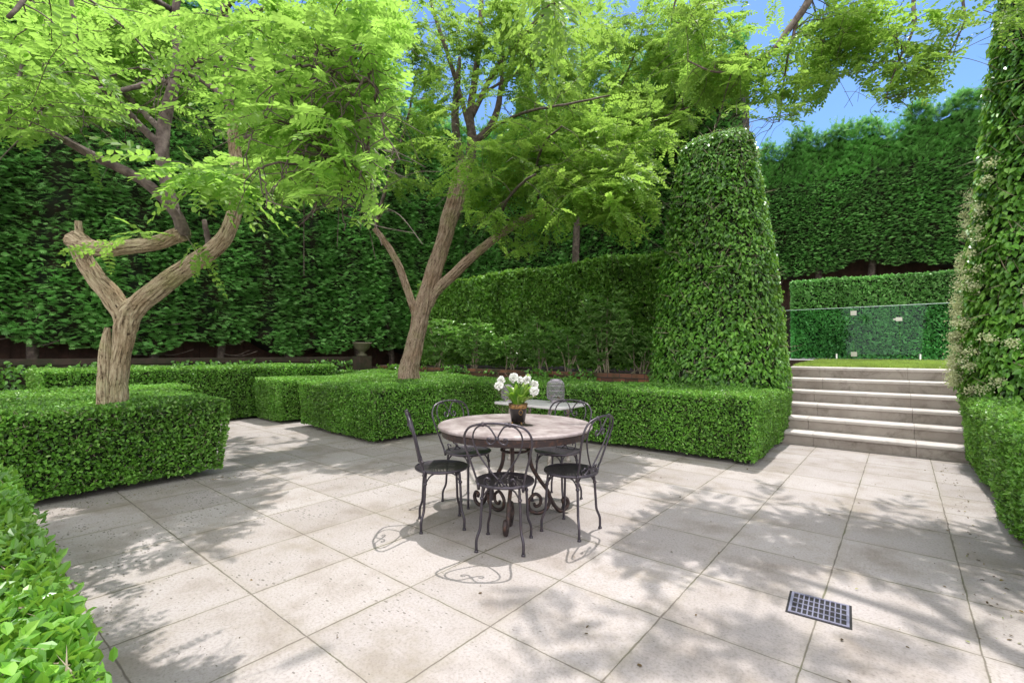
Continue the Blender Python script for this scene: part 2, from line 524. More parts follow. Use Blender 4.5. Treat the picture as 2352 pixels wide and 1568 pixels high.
# ------------------------------------------------------------------ helpers: meshes / objects
def mesh_np(name, V, Q, T=None, tint=None, mat_idx=None, smooth=False, uv=None):
    """V (n,3), Q (m,4) quads, T (k,3) tris"""
    me = bpy.data.meshes.new(name)
    nq = 0 if Q is None else len(Q)
    ntri = 0 if T is None else len(T)
    me.vertices.add(len(V))
    me.vertices.foreach_set("co", np.ascontiguousarray(V, dtype=np.float32).ravel())
    loops = []
    if nq:
        loops.append(np.asarray(Q).ravel())
    if ntri:
        loops.append(np.asarray(T).ravel())
    loops = np.concatenate(loops).astype(np.int32)
    me.loops.add(len(loops))
    me.loops.foreach_set("vertex_index", loops)
    me.polygons.add(nq + ntri)
    st = np.concatenate([np.arange(nq) * 4, nq * 4 + np.arange(ntri) * 3]).astype(np.int32)
    me.polygons.foreach_set("loop_start", st)
    if mat_idx is not None:
        me.polygons.foreach_set("material_index", np.asarray(mat_idx, dtype=np.int32))
    me.polygons.foreach_set("use_smooth", np.full(nq + ntri, bool(smooth)))
    if tint is not None:
        a = me.attributes.new("tint", 'FLOAT', 'POINT')
        a.data.foreach_set("value", np.asarray(tint, dtype=np.float32))
    if uv is not None:
        l = me.uv_layers.new(name="UVMap")
        l.data.foreach_set("uv", np.ascontiguousarray(uv[loops], dtype=np.float32).ravel())
    me.update()
    me.validate()
    return me


def link(name, me, mats, parent=None, label=None, cat=None, group=None, kind=None, loc=None):
    o = bpy.data.objects.new(name, me)
    COL.objects.link(o)
    if me is not None and mats is not None:
        for m in (mats if isinstance(mats, (list, tuple)) else [mats]):
            me.materials.append(m)
    if loc is not None:
        o.location = loc
    if parent is not None:
        o.parent = parent
    for k, v in (("label", label), ("category", cat), ("group", group), ("kind", kind)):
        if v:
            o[k] = v
    return o


def empty(name, loc, label, cat, group=None, rz=0.):
    o = link(name, None, None, label=label, cat=cat, group=group, loc=loc)
    o.rotation_euler = (0, 0, rz)
    o.empty_display_size = .1
    return o


class MB:
    """collects quads/tris with numpy pieces"""
    def __init__(self):
        self.V, self.Q, self.T, self.tint, self.mq, self.mt, self.uv = [], [], [], [], [], [], []
        self.n = 0

    def add(self, V, Q=None, T=None, tint=.5, mat=0, uv=None):
        V = np.asarray(V, float)
        self.V.append(V)
        if Q is not None and len(Q):
            self.Q.append(np.asarray(Q) + self.n)
            self.mq.append(np.full(len(Q), mat))
        if T is not None and len(T):
            self.T.append(np.asarray(T) + self.n)
            self.mt.append(np.full(len(T), mat))
        self.tint.append(np.broadcast_to(np.asarray(tint, float), (len(V),)))
        self.uv.append(np.zeros((len(V), 2)) if uv is None else uv)
        self.n += len(V)

    def mesh(self, name, smooth=False, use_uv=False):
        V = np.concatenate(self.V)
        Q = np.concatenate(self.Q) if self.Q else None
        T = np.concatenate(self.T) if self.T else None
        mi = np.concatenate(self.mq + self.mt)
        return mesh_np(name, V, Q, T, np.concatenate(self.tint), mi, smooth, np.concatenate(self.uv) if use_uv else None)

    def box(self, x0, x1, y0, y1, z0, z1, mat=0):
        V = [(x0, y0, z0), (x1, y0, z0), (x1, y1, z0), (x0, y1, z0), (x0, y0, z1), (x1, y0, z1), (x1, y1, z1), (x0, y1, z1)]
        Q = [(0, 3, 2, 1), (4, 5, 6, 7), (0, 1, 5, 4), (1, 2, 6, 5), (2, 3, 7, 6), (3, 0, 4, 7)]
        self.add(V, Q, mat=mat)

    def tube(self, pts, rad, sides=8, mat=0, caps=True, ridge=None, flat=None):
        pts = np.asarray(pts, float)
        n = len(pts)
        rad = np.broadcast_to(np.asarray(rad, float), (n,))
        tg = unit(np.gradient(pts, axis=0))
        up = np.array([0., 0., 1.]) if abs(tg[0][2]) < .9 else np.array([1., 0., 0.])
        a = unit(np.cross(tg[0], up))
        A = np.zeros((n, 3))
        for i in range(n):
            a = a - tg[i] * (a @ tg[i])
            a = a / max(np.linalg.norm(a), 1e-9)
            A[i] = a
        B = np.cross(tg, A)
        th = np.linspace(0, 2 * np.pi, sides + 1)       # seam is doubled so the UVs close
        ln = np.concatenate([[0], np.cumsum(np.linalg.norm(np.diff(pts, axis=0), axis=1))])
        R = rad[:, None] * np.ones((n, sides + 1))
        if ridge is not None:
            R = R * ridge(th[None, :] * np.ones((n, 1)), ln[:, None] * np.ones((1, sides + 1)), rad[:, None])
        V = pts[:, None] + R[..., None] * (A[:, None] * np.cos(th)[None, :, None] + B[:, None] * np.sin(th)[None, :, None])
        uv = np.stack([np.broadcast_to(th[None, :] * max(rad.mean(), .01), (n, sides + 1)), np.broadcast_to(ln[:, None], (n, sides + 1))], -1)
        s1 = sides + 1
        i = np.arange(n - 1)[:, None] * s1 + np.arange(sides)[None, :]
        i = i.ravel()
        Q = np.stack([i, i + 1, i + s1 + 1, i + s1], -1)
        V = V.reshape(-1, 3)
        uv = uv.reshape(-1, 2)
        T = None
        if caps:
            V = np.concatenate([V, pts[:1], pts[-1:]])
            uv = np.concatenate([uv, uv[:1], uv[-1:]])
            c0, c1 = len(V) - 2, len(V) - 1
            k = np.arange(sides)
            T = np.concatenate([np.stack([np.full(sides, c0), k + 1, k], -1),
                                np.stack([np.full(sides, c1), (n - 1) * s1 + k, (n - 1) * s1 + k + 1], -1)])
        self.add(V, Q, T, mat=mat, uv=uv)

    def lathe(self, prof, seg=32, mat=0, centre=(0, 0, 0)):
        prof = np.asarray(prof, float)
        n = len(prof)
        th = np.arange(seg) / seg * 2 * np.pi
        V = np.stack([prof[:, 0:1] * np.cos(th), prof[:, 0:1] * np.sin(th), prof[:, 1:2] * np.ones((1, seg))], -1).reshape(-1, 3) + np.asarray(centre)
        i = np.arange(n - 1)[:, None] * seg
        j = np.arange(seg)[None, :]
        k = (np.arange(seg) + 1) % seg
        Q = np.stack([i + j, i + k[None, :], i + seg + k[None, :], i + seg + j], -1).reshape(-1, 4)
        self.add(V, Q, mat=mat)


def smooth_path(pts, n=6):
    """Catmull-Rom through points of any width"""
    P = np.asarray(pts, float)
    if len(P) < 3:
        t = np.linspace(0, 1, n + 1)[:, None]
        return P[0] * (1 - t) + P[-1] * t
    Q = np.concatenate([2 * P[:1] - P[1:2], P, 2 * P[-1:] - P[-2:-1]])
    out = []
    t = np.linspace(0, 1, n, endpoint=False)[:, None]
    for i in range(1, len(Q) - 2):
        p0, p1, p2, p3 = Q[i - 1], Q[i], Q[i + 1], Q[i + 2]
        out.append(.5 * (2 * p1 + (-p0 + p2) * t + (2 * p0 - 5 * p1 + 4 * p2 - p3) * t ** 2 + (-p0 + 3 * p1 - 3 * p2 + p3) * t ** 3))
    out.append(P[-1:])
    return np.concatenate(out)


# ------------------------------------------------------------------ leaves
TPL = {
    # (along, across, lift)
    'hex': (np.array([(0, 0, 0), (.26, .46, .10), (.70, .40, .09), (1, 0, -.06), (.70, -.40, .09), (.26, -.46, .10)], float),
            np.array([(0, 1, 2, 3), (0, 3, 4, 5)])),
    'oval': (np.array([(0, 0, 0), (.22, .44, .07), (.74, .46, .07), (1, 0, -.02), (.74, -.46, .07), (.22, -.44, .07)], float),
             np.array([(0, 1, 2, 3), (0, 3, 4, 5)])),
    'dia': (np.array([(0, 0, 0), (.45, .5, .06), (1, 0, 0), (.45, -.5, .06)], float), np.array([(0, 1, 2, 3)])),
    'heart': (np.array([(0, 0, 0), (.05, .38, .10), (.48, .50, .08), (1, 0, -.12), (.48, -.50, .08), (.05, -.38, .10)], float),
              np.array([(0, 1, 2, 3), (0, 3, 4, 5)])),
}


def _sprig():
    V, Q = [], []
    def dia(b, ang, l, w, h):
        c, s = math.cos(ang), math.sin(ang)
        k = len(V)
        for a, x in ((0, 0), (.5, w), (1, 0), (.5, -w)):
            al, ac = a * l, x
            V.append((b + al * c - ac * s, al * s + ac * c, h * a))
        Q.append((k, k + 1, k + 2, k + 3))
    dia(0, 0, 1., .040, -.10)
    for b, l in ((.12, .50), (.34, .46), (.56, .36)):
        dia(b, .55, l, .045, -.12)
        dia(b + .06, -.55, l, .045, -.12)
    return np.array(V), np.array(Q)


TPL['sprig'] = _sprig()


def add_leaves(mb, P, D, N, size, aspect, tpl='hex', tint=None, mat=0):
    n = len(P)
    if n == 0:
        return
    t, q = TPL[tpl]
    D = unit(D)
    X = unit(np.cross(D, N))
    N = np.cross(X, D)
    size = np.broadcast_to(np.asarray(size, float), (n,))
    V = (P[:, None] + size[:, None, None] * (t[None, :, 0:1] * D[:, None] + t[None, :, 1:2] * aspect * X[:, None] + t[None, :, 2:3] * N[:, None]))
    k = len(t)
    Q = (q[None] + (np.arange(n) * k)[:, None, None]).reshape(-1, 4)
    if tint is None:
        tint = rng.random(n)
    mb.add(V.reshape(-1, 3), Q, tint=np.repeat(tint, k), mat=mat)


def lumps(P, s=1., seed=0.):
    x, y, z = P[..., 0], P[..., 1], P[..., 2]
    return (np.sin(x * 2.3 * s + 1.3 + seed) * np.sin(y * 2.7 * s + .4 - seed) + .6 * np.sin(x * 5.1 * s + z * 4.3 * s + seed) * np.sin(y * 4.7 * s - z * 5.3 * s + 2.)
            + .35 * np.sin(x * 11. * s + y * 9. * s + 1. + seed) * np.sin(z * 12. * s + y * 7. * s)) / 1.6


def round_box(P, lo, hi, r):
    inner = np.clip(P, lo + r, hi - r)
    n = unit(P - inner)
    return inner + n * r, n


def face_points(lo, hi, dens, rot=None, cen=None, vis=True):
    """random points on the five exposed faces of a box; faces turned away from the view are sparser"""
    out, nn = [], []
    d = hi - lo
    for ax, side in ((0, 0), (0, 1), (1, 0), (1, 1), (2, 1)):
        o = [a for a in range(3) if a != ax]
        area = d[o[0]] * d[o[1]]
        n = int(area * dens)
        P = np.zeros((n, 3))
        P[:, ax] = hi[ax] if side else lo[ax]
        for a in o:
            P[:, a] = lo[a] + rng.random(n) * d[a]
        N = np.zeros((n, 3))
        N[:, ax] = 1 if side else -1
        out.append(P)
        nn.append(N)
    return np.concatenate(out), np.concatenate(nn)


def hedge(name, label, lo, hi, dens, size, mat='box', aspect=.62, tpl='hex', r=.06, amp=.026, flare=.06, rot=0., twigs=0., lump=1., core='core', cat="hedge", group=None,
          bare=None, upbias=.35, hole=None, stick=.0, depth=.06, tintlo=0.):
    lo, hi = np.array(lo, float), np.array(hi, float)
    cen = (lo + hi) / 2
    base = np.array([cen[0], cen[1], lo[2]])
    cr, sr = math.cos(rot), math.sin(rot)
    Rz = np.array([[cr, -sr, 0], [sr, cr, 0], [0, 0, 1.]])

    def shape(P, shrink=0.):
        Q, n = round_box(P, lo, hi, r)
        hgt = np.clip((Q[:, 2] - lo[2]) / (hi[2] - lo[2]), 0, 1)
        out = n * np.array([1, 1, .4])
        Q = Q + out * (flare * (hgt - .75))[:, None]
        Q = Q + n * (amp * lumps(Q, lump, cen[0]) - shrink)[:, None]
        return Q, n

    def world(P):
        return (P - cen) @ Rz.T + cen
    P, N0 = face_points(lo, hi, dens)
    P, n = shape(P)
    n = n @ Rz.T
    P = world(P)
    vis = np.einsum('ij,ij->i', n, unit(CAM - P)) > -.12
    keep = vis | (rng.random(len(P)) < .22)
    if hole is not None:
        keep &= ~hole(P)
    P, n = P[keep], n[keep]
    m = len(P)
    P = P - n * (rng.random(m)[:, None] ** 1.2 * depth)
    out = rng.random(m) < stick
    P = P + n * (out * rng.random(m) * .035)[:, None]
    D = unit(rng.normal(size=(m, 3)) + n * .7 + np.array([0, 0, upbias]))
    NN = unit(n * .7 + rng.normal(size=(m, 3)) * .65 + np.array([0, 0, .6]))
    sz = size * (.65 + .7 * rng.random(m))
    patch = .5 + .5 * lumps(P, .8, 4.)
    tint = np.clip(tintlo - .14 + .88 * rng.random(m) + .22 * patch + .25 * (rng.random(m) < .12), 0, 1)
    mb = MB()
    add_leaves(mb, P - D * sz[:, None] * .4, D, NN, sz, aspect, tpl, tint, 0)
    # woody twigs showing between the leaves
    nt_ = int(m * twigs)
    if nt_:
        k = rng.integers(0, m, nt_)
        D2 = rng.normal(size=(nt_, 3)) * .6 + np.array([0, 0, .6])
        D2 = unit(D2 - n[k] * np.einsum('ij,ij->i', D2, n[k])[:, None] + n[k] * .08 * rng.normal(size=(nt_, 1)))
        add_leaves(mb, P[k] - n[k] * .012, D2, n[k] + rng.normal(size=(nt_, 3)) * .3, .04 + .07 * rng.random(nt_), .05, 'dia', None, 2)
    if bare is not None:
        bp, br, bn = bare
        q = np.asarray(bp) + rng.normal(size=(bn, 3)) * np.asarray(br)
        D2 = unit(rng.normal(size=(bn, 3)) * .5 + np.array([0, -.3, .8]))
        add_leaves(mb, q, D2, rng.normal(size=(bn, 3)), .10 + .1 * rng.random(bn), .03, 'dia', None, 2)
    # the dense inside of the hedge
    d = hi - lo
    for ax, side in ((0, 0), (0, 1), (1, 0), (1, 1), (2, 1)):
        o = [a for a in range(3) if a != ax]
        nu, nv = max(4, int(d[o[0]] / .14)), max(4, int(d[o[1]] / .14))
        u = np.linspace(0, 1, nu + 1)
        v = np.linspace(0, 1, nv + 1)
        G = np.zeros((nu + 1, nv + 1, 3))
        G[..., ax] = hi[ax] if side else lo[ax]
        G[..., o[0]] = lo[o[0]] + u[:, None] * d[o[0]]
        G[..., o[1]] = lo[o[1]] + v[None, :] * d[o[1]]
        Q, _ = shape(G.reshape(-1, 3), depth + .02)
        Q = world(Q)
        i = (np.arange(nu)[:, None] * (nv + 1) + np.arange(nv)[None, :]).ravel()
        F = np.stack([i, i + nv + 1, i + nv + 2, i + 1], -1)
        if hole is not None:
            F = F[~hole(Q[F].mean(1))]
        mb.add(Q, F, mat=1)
    V = np.concatenate(mb.V)
    mb.V = [V - base]
    me = mb.mesh(name)
    return link(name, me, [MAT[mat], MAT[core], MAT['twig']], label=label, cat=cat, group=group, loc=base)


# ================================================================== THE SETTING
def sheet(name, x0, x1, y0, y1, z, mat, n=1, zf=None):
    X = np.linspace(x0, x1, n + 1)
    Y = np.linspace(y0, y1, n + 1)
    V = np.array([(x, y, z if zf is None else zf(x, y)) for x in X for y in Y])
    i = (np.arange(n)[:, None] * (n + 1) + np.arange(n)[None, :]).ravel()
    Q = np.stack([i, i + n + 1, i + n + 2, i + 1], -1)
    return link(name, mesh_np(name, V, Q), MAT[mat], kind="structure")


sheet("ground", -400, 400, -400, 400, -.03, 'soil')
sheet("paving", -13.0, 7.0, -9.0, 8.1, 0.0, 'paving')  # carried on unseen behind the viewer to bounce more light
YS, RISE, GO = 7.88, .179, .323
YT = YS + 5 * GO                                        # face of the top riser
ZT = 6 * RISE


def block(name, x0, x1, y0, y1, z0, z1, mat):
    mb = MB()
    mb.box(x0, x1, y0, y1, z0, z1)
    return link(name, mb.mesh(name), MAT[mat], kind="structure")


block("planting_bed", -12.4, -1.50, 8.12, 13.0, -.02, .86, 'soil')
block("planting_bed_right", .95, 8.0, 7.3, 13.0, -.02, .86, 'soil')
block("terrace_ground", -14., 14., 13.0, 45., -.02, 1.13, 'soil')
sheet("lawn_ground", -1.49, .94, YT + .36, 12.99, 0, 'soil', 6, lambda x, y: ZT - .012 + (y - YT - .36) / 3.3 * .075)
sheet("pool_paving", -9, 9, 13.16, 18.2, 1.142, 'poolstone')

# stone steps -----------------------------------------------------------------
steps = empty("stone_steps", (-.3, YS, 0), "pale sandstone flight of six steps rising to the lawn between the two leafy columns", "steps")
XL, XR = -1.50, .95
for k in range(6):
    y0 = YS + k * GO
    z0, z1 = k * RISE, (k + 1) * RISE
    rb = MB()
    cuts = [XL, -1.0 - .08 * (k % 2), .128 - .012 * k, XR] if k else [XL, -.98, .128, XR]
    for a, b in zip(cuts[:-1], cuts[1:]):
        rb.box(a + .0018, b - .0018, y0 + .03 + .0015 * rng.random(), y0 + .16, max(z0 - .02, -.02), z1 - .052)
    rb.V = [v - np.array([-.3, YS, 0]) for v in rb.V]
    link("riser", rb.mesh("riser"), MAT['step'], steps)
    tb = MB()
    for a, b in zip(cuts[:-1], cuts[1:]):
        prof = [(0.018, -.052), (0.002, -.046), (-.006, -.030), (-.004, -.012), (.012, -.001), (.03, 0), (GO + .045, 0), (GO + .045, -.052)]
        n = len(prof)
        V = np.array([(a + .0018, y0 + p[0], z1 + p[1]) for p in prof] + [(b - .0018, y0 + p[0], z1 + p[1]) for p in prof])
        Q = [(i, i + 1, n + i + 1, n + i) for i in range(n - 1)]
        tb.add(V, Q, [(0, i, i + 1) for i in range(1, n - 1)] + [(n, n + i + 1, n + i) for i in range(1, n - 1)])
    tb.V = [v - np.array([-.3, YS, 0]) for v in tb.V]
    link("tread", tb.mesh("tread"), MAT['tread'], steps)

# lawn -----------------------------------------------------------------------
nG = 42000
gx = -1.5 + 2.44 * rng.random(nG)
gy = (YT + .30) + (12.95 - YT - .30) * rng.random(nG) ** 1.25
P = np.stack([gx, gy, ZT - .012 + np.clip(gy - YT - .36, 0, 9) / 3.3 * .075], -1)
D = unit(rng.normal(size=(nG, 3)) * .6 + np.array([0, -.25, 1.0]))
mb = MB()
add_leaves(mb, P, D, unit(rng.normal(size=(nG, 3))), .035 + .04 * rng.random(nG), .17, 'dia', rng.random(nG))
link("lawn", mb.mesh("lawn"), MAT['grass'], kind="stuff")

# brick walls ----------------------------------------------------------------
mb = MB()
mb.box(-11.3, -3.25, 7.95, 8.12, 0, .84)
mb.box(-11.32, -3.23, 7.93, 8.14, .843, .93)
link("brick_wall", mb.mesh("brick_wall"), MAT['brick'], label="low mossy red brick retaining wall behind the long box hedge and below the laurel hedge", cat="wall")
mb = MB()
mb.box(-11.75, -11.55, -3., 7.6, 0, 1.06)
mb.box(-11.77, -11.53, -3., 7.6, 1.063, 1.17)
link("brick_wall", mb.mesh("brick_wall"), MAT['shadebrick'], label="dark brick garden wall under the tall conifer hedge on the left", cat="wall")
mb = MB()
for i in range(100):
    y = -3.2 + i * .165
    mb.box(-12.95 + .006 * rng.random() - .03 * (i % 2), -12.92 - .032 * (i % 2), y - .01, y + .175, 0, 2.15 + .02 * rng.random())
link("timber_fence", mb.mesh("timber_fence"), MAT['fence'], label="dark timber paling fence in the shade behind the left brick wall", cat="fence")
mb = MB()
for i in range(90):
    x = -7.5 + i * .165
    mb.box(x - .01, x + .175, 19.9 + .032 * (i % 2), 19.93 + .032 * (i % 2), 1.1, 4.9 + .02 * rng.random())
link("timber_fence", mb.mesh("timber_fence"), MAT['fence'], label="brown timber fence seen between the trunks of the far clipped hedge", cat="fence")

# stone urn in the dark corner
p = AD(832, 806, 12.4)
urn = empty("garden_urn", (p[0], p[1], .85), "squat mossy stone urn in the dark corner where the hedges meet", "urn")
mb = MB()
z0 = p[2] - .85
mb.box(-.17, .17, -.17, .17, -.84, z0 - .13)
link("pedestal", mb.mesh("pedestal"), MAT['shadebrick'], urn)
mb = MB()
mb.lathe([(0, 0), (.13, 0), (.12, .04), (.06, .08), (.09, .13), (.18, .20), (.21, .30), (.24, .32), (.24, .35), (.19, .35), (.17, .25), (0, .22)], 24, centre=(0, 0, z0 - .128))
link("bowl", mb.mesh("bowl", True), MAT['urn'], urn)

# drain grate ----------------------------------------------------------------
dr = empty("drain_grate", (-.345, 2.915, .0), "galvanised metal drain grate with square holes set flush in the paving", "drain", rz=.075)
mb = MB()
mb.box(-.139, .139, -.132, .132, .0008, .0014)  # flat near-black plate, the shade of the hollow put into its colour
link("pit", mb.mesh("pit"), MAT['pitshade'], dr)
mb = MB()
w, h = .128, .121
mb.box(-w, w, -h, -h + .012, .002, .0062)
mb.box(-w, w, h - .012, h, .002, .0062)
mb.box(-w, -w + .012, -h + .012, h - .012, .002, .0060)
mb.box(w - .012, w, -h + .012, h - .012, .002, .0060)
for i in range(1, 10):
    x = -w + .012 + (2 * w - .024) * i / 10
    mb.box(x - .003, x + .003, -h + .012, h - .012, .002, .0054)
for j in range(1, 4):
    y = -h + .012 + (2 * h - .024) * j / 4
    mb.box(-w + .012, w - .012, y - .004, y + .004, .002, .0050)
link("grating", mb.mesh("grating"), MAT['drain'], dr)

# ================================================================== HEDGES
gap_hole = lambda P: (np.abs(P[:, 0] + 7.2) < .75) & (P[:, 2] < .42) & (P[:, 1] < 4.9) & (np.sin(P[:, 0] * 31) * np.sin(P[:, 2] * 37 + P[:, 0] * 11) > .05)
hedge("box_hedge", "waist high box hedge block in the left foreground around the forked pale trunk", (-8.0, .22, .02), (-5.56, 2.06, .80), 6000, .032, twigs=.045, amp=.028, flare=.10, r=.07, tpl='hex', aspect=.66)
hedge("box_hedge", "low box hedge strip behind the left foreground hedge block", (-9.25, -1.2, .02), (-8.35, 2.55, .78), 4200, .040, r=.05)
hedge("box_hedge", "taller far box hedge wall at the left in front of the dark brick wall", (-11.05, 1.0, .02), (-9.75, 5.75, 1.02), 3700, .040, r=.05, amp=.025, rot=.03)
hedge("box_hedge", "square cut box hedge beyond the path, left of the central tree's hedge block", (-9.75, 4.0, .02), (-8.68, 6.6, .80), 4800, .035, r=.05, tintlo=.12)
hedge("box_hedge", "distant low box hedge strip by the dark corner urn", (-11.3, 6.75, .02), (-8.2, 7.75, .82), 3600, .042, r=.05)
hedge("box_hedge", "box hedge block around the base of the central tree beside the path", (-8.12, 4.02, .02), (-5.66, 7.4, .80), 5200, .032, twigs=.022, amp=.03, flare=.05, rot=-.06, r=.06)
hedge("box_hedge", "long clipped box hedge behind the marble console ending at the steps", (-5.75, 5.97, .02), (-1.29, 7.45, .82), 5400, .031, twigs=.022, amp=.026, flare=.06,
      bare=((-4.9, 5.96, .5), (.14, .03, .2), 260))
hedge("box_hedge", "narrow box hedge end running back to the left edge of the steps", (-2.4, 7.43, .02), (-1.295, 8.35, .78), 5200, .032, twigs=.02, amp=.015, flare=.06)
hedge("box_hedge", "lumpy box hedge along the right edge of the terrace below the flowering column", (.56, 2.9, .02), (2.4, 7.95, .82), 6200, .032, twigs=.022, amp=.05, flare=.06, r=.08, lump=.9, tpl='hex', aspect=.6, stick=.05)
hedge("box_hedge", "glossy large leaved hedge in the left front corner nearest the viewer", (-5.0, -1.2, .02), (-1.03, .22, .80), 8200, .031, mat='boxnear', aspect=.56, tpl='hex', twigs=.022, amp=.03, flare=.06, r=.09, stick=.10, upbias=.5, depth=.06)

hedge("laurel_hedge", "tall clipped laurel hedge standing behind the low brick wall", (-11.3, 9.25, .9), (-2.6, 10.1, 3.36), 1500, .095, mat='laurel', aspect=.5, tpl='hex', r=.12, amp=.07, flare=.1, twigs=.04, stick=.15, depth=.11)
hedge("clipped_hedge", "square clipped conifer hedge directly behind the glass pool fence", (-2.45, 15.45, 1.14), (4.2, 16.6, 3.30), 1500, .085, mat='cypress', aspect=.5, tpl='dia', r=.06, amp=.03, flare=.0, rot=.13, core='darkcore', upbias=.1)


# ---------------------------------------------------------------- tall conifer hedges
def conifer_wall(name, label, origin, along, normal, length, z0, z1, zclip, dens, size, ragged_top=1.0, drape=True, thick=.9, amp=.16, gaps=.25):
    along, normal = np.array(along, float), np.array(normal, float)
    origin = np.array(origin, float)
    mb = MB()
    H = z1 - z0
    n = int(length * H * dens)
    a = rng.random(n) * length
    z = z0 + rng.random(n) * H
    # uneven lower edge and ragged top
    lowe = z0 + .35 * (np.sin(a * 1.7) * .5 + np.sin(a * 4.3 + 1) * .3 + .4) * (1 if drape else .3)
    tope = z1 - ragged_top * (.5 + .5 * np.sin(a * 1.1 + 2.) * np.sin(a * 2.7) + .35 * np.sin(a * 6.1))
    q3 = origin + a[:, None] * along + np.array([0, 0, 1.]) * z[:, None]
    gap = .5 + .5 * lumps(q3, 1.9, 3.)
    keep = (z > lowe) & (z < tope + .25 * rng.random(n)) & (rng.random(n) < np.clip(gaps + 1.5 * gap, 0, 1))
    a, z = a[keep], z[keep]
    n = len(a)
    P = origin + a[:, None] * along + np.array([0, 0, 1.]) * z[:, None]
    lump_ = amp * lumps(P, .9, 2.) + .5 * amp * lumps(P, 2.3, 1.)
    wild = np.clip((z - zclip) / max(z1 - zclip, .1), 0, 1)
    lump_ = lump_ - wild * .5 + wild * .35 * lumps(P, 2.0, 5.)
    P = P + normal * (lump_ - .22 * rng.random(n) ** 1.2)[:, None]
    hang = unit(normal * (.7 + .4 * rng.random(n))[:, None] + along * (.25 + rng.normal(size=n)[:, None] * .6) + np.array([0, 0, 1.]) * (rng.normal(size=n) * .28 + np.where(wild > .2, .55, .02))[:, None])
    NN = unit(normal * .45 + np.array([0, 0, 1.0]) + rng.normal(size=(n, 3)) * .35)
    patch = .5 + .5 * lumps(P, .7, 8.)
    tint = np.clip(.75 * rng.random(n) ** 1.3 + .35 * patch - .05, 0, 1)
    sz = size * (.6 + .8 * rng.random(n)) * (1 + .5 * wild)
    add_leaves(mb, P, hang, NN, sz, 1.0, 'sprig', tint, 0)
    # feathery leaders along the top
    m = int(length * 34)
    a2 = rng.random(m) * length
    t2 = z1 - ragged_top * (.5 + .5 * np.sin(a2 * 1.1 + 2.) * np.sin(a2 * 2.7) + .35 * np.sin(a2 * 6.1))
    for k in range(m):
        b = origin + a2[k] * along + np.array([0, 0, t2[k] - .25]) - normal * (.15 + .5 * rng.random())
        d = unit(np.array([0, 0, .8]) + along * rng.normal() * .55 + normal * rng.normal() * .4)
        q = 10
        tt = rng.random(q)
        add_leaves(mb, b + d * (tt * .48)[:, None], unit(d + rng.normal(size=(q, 3)) * .45), unit(rng.normal(size=(q, 3)) + normal), size * (1.2 - .5 * tt), 1., 'sprig', rng.random(q) * .8, 0)
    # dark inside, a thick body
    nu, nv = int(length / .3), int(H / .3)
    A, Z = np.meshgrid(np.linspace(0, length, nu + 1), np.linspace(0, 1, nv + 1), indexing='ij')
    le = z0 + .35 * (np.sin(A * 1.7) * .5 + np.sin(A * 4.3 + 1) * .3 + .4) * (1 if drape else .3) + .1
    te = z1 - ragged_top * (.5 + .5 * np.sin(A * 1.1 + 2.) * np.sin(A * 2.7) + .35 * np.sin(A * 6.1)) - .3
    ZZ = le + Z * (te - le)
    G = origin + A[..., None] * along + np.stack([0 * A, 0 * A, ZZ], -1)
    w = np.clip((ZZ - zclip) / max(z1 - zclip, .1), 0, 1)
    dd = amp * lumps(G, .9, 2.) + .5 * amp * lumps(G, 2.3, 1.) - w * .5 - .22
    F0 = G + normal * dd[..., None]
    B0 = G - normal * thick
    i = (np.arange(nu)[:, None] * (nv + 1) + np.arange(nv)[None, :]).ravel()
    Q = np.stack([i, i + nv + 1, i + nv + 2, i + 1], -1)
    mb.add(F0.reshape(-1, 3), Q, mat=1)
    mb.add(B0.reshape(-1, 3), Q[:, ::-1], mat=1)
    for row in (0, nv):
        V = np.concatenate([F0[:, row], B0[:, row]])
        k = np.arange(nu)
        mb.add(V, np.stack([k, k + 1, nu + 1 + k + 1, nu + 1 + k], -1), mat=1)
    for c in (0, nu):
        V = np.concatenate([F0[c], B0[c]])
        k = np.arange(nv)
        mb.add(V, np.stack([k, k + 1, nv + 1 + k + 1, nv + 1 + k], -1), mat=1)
    root = empty(name, tuple(origin + along * length / 2), label, "hedge")
    off = np.array(root.location)
    mb.V = [np.concatenate(mb.V) - off]
    link("foliage", mb.mesh("foliage"), [MAT['cypress'], MAT['darkcore']], root)
    return root, off


def hedge_stems(root, off, origin, along, normal, length, zg, ztop, n, r=.10, depth=.35):
    along, normal, origin = (np.array(v, float) for v in (along, normal, origin))
    for k in range(n):
        mb = MB()
        b = origin + along * (length * (k + .5 + .25 * rng.normal()) / n) - normal * depth
        pts = [b + np.array([0, 0, zg]), b + np.array([.04 * rng.normal(), .04 * rng.normal(), (zg + ztop) / 2]), b + np.array([.1 * rng.normal(), .1 * rng.normal(), ztop])]
        mb.tube(smooth_path(pts, 5), np.linspace(r, r * .75, 11), 8)
        for j in range(5):
            z = zg + (ztop - zg) * (.35 + .6 * rng.random())
            s = b + np.array([0, 0, z])
            e = s + normal * (.35 + .3 * rng.random()) + along * rng.normal() * .5 + np.array([0, 0, .1 * rng.normal()])
            mb.tube(smooth_path([s, (s + e) / 2 + np.array([0, 0, -.08]), e], 4), np.linspace(.02, .006, 9), 5)
        mb.V = [v - off for v in mb.V]
        link("trunk", mb.mesh("trunk", True), MAT['branch'], root)


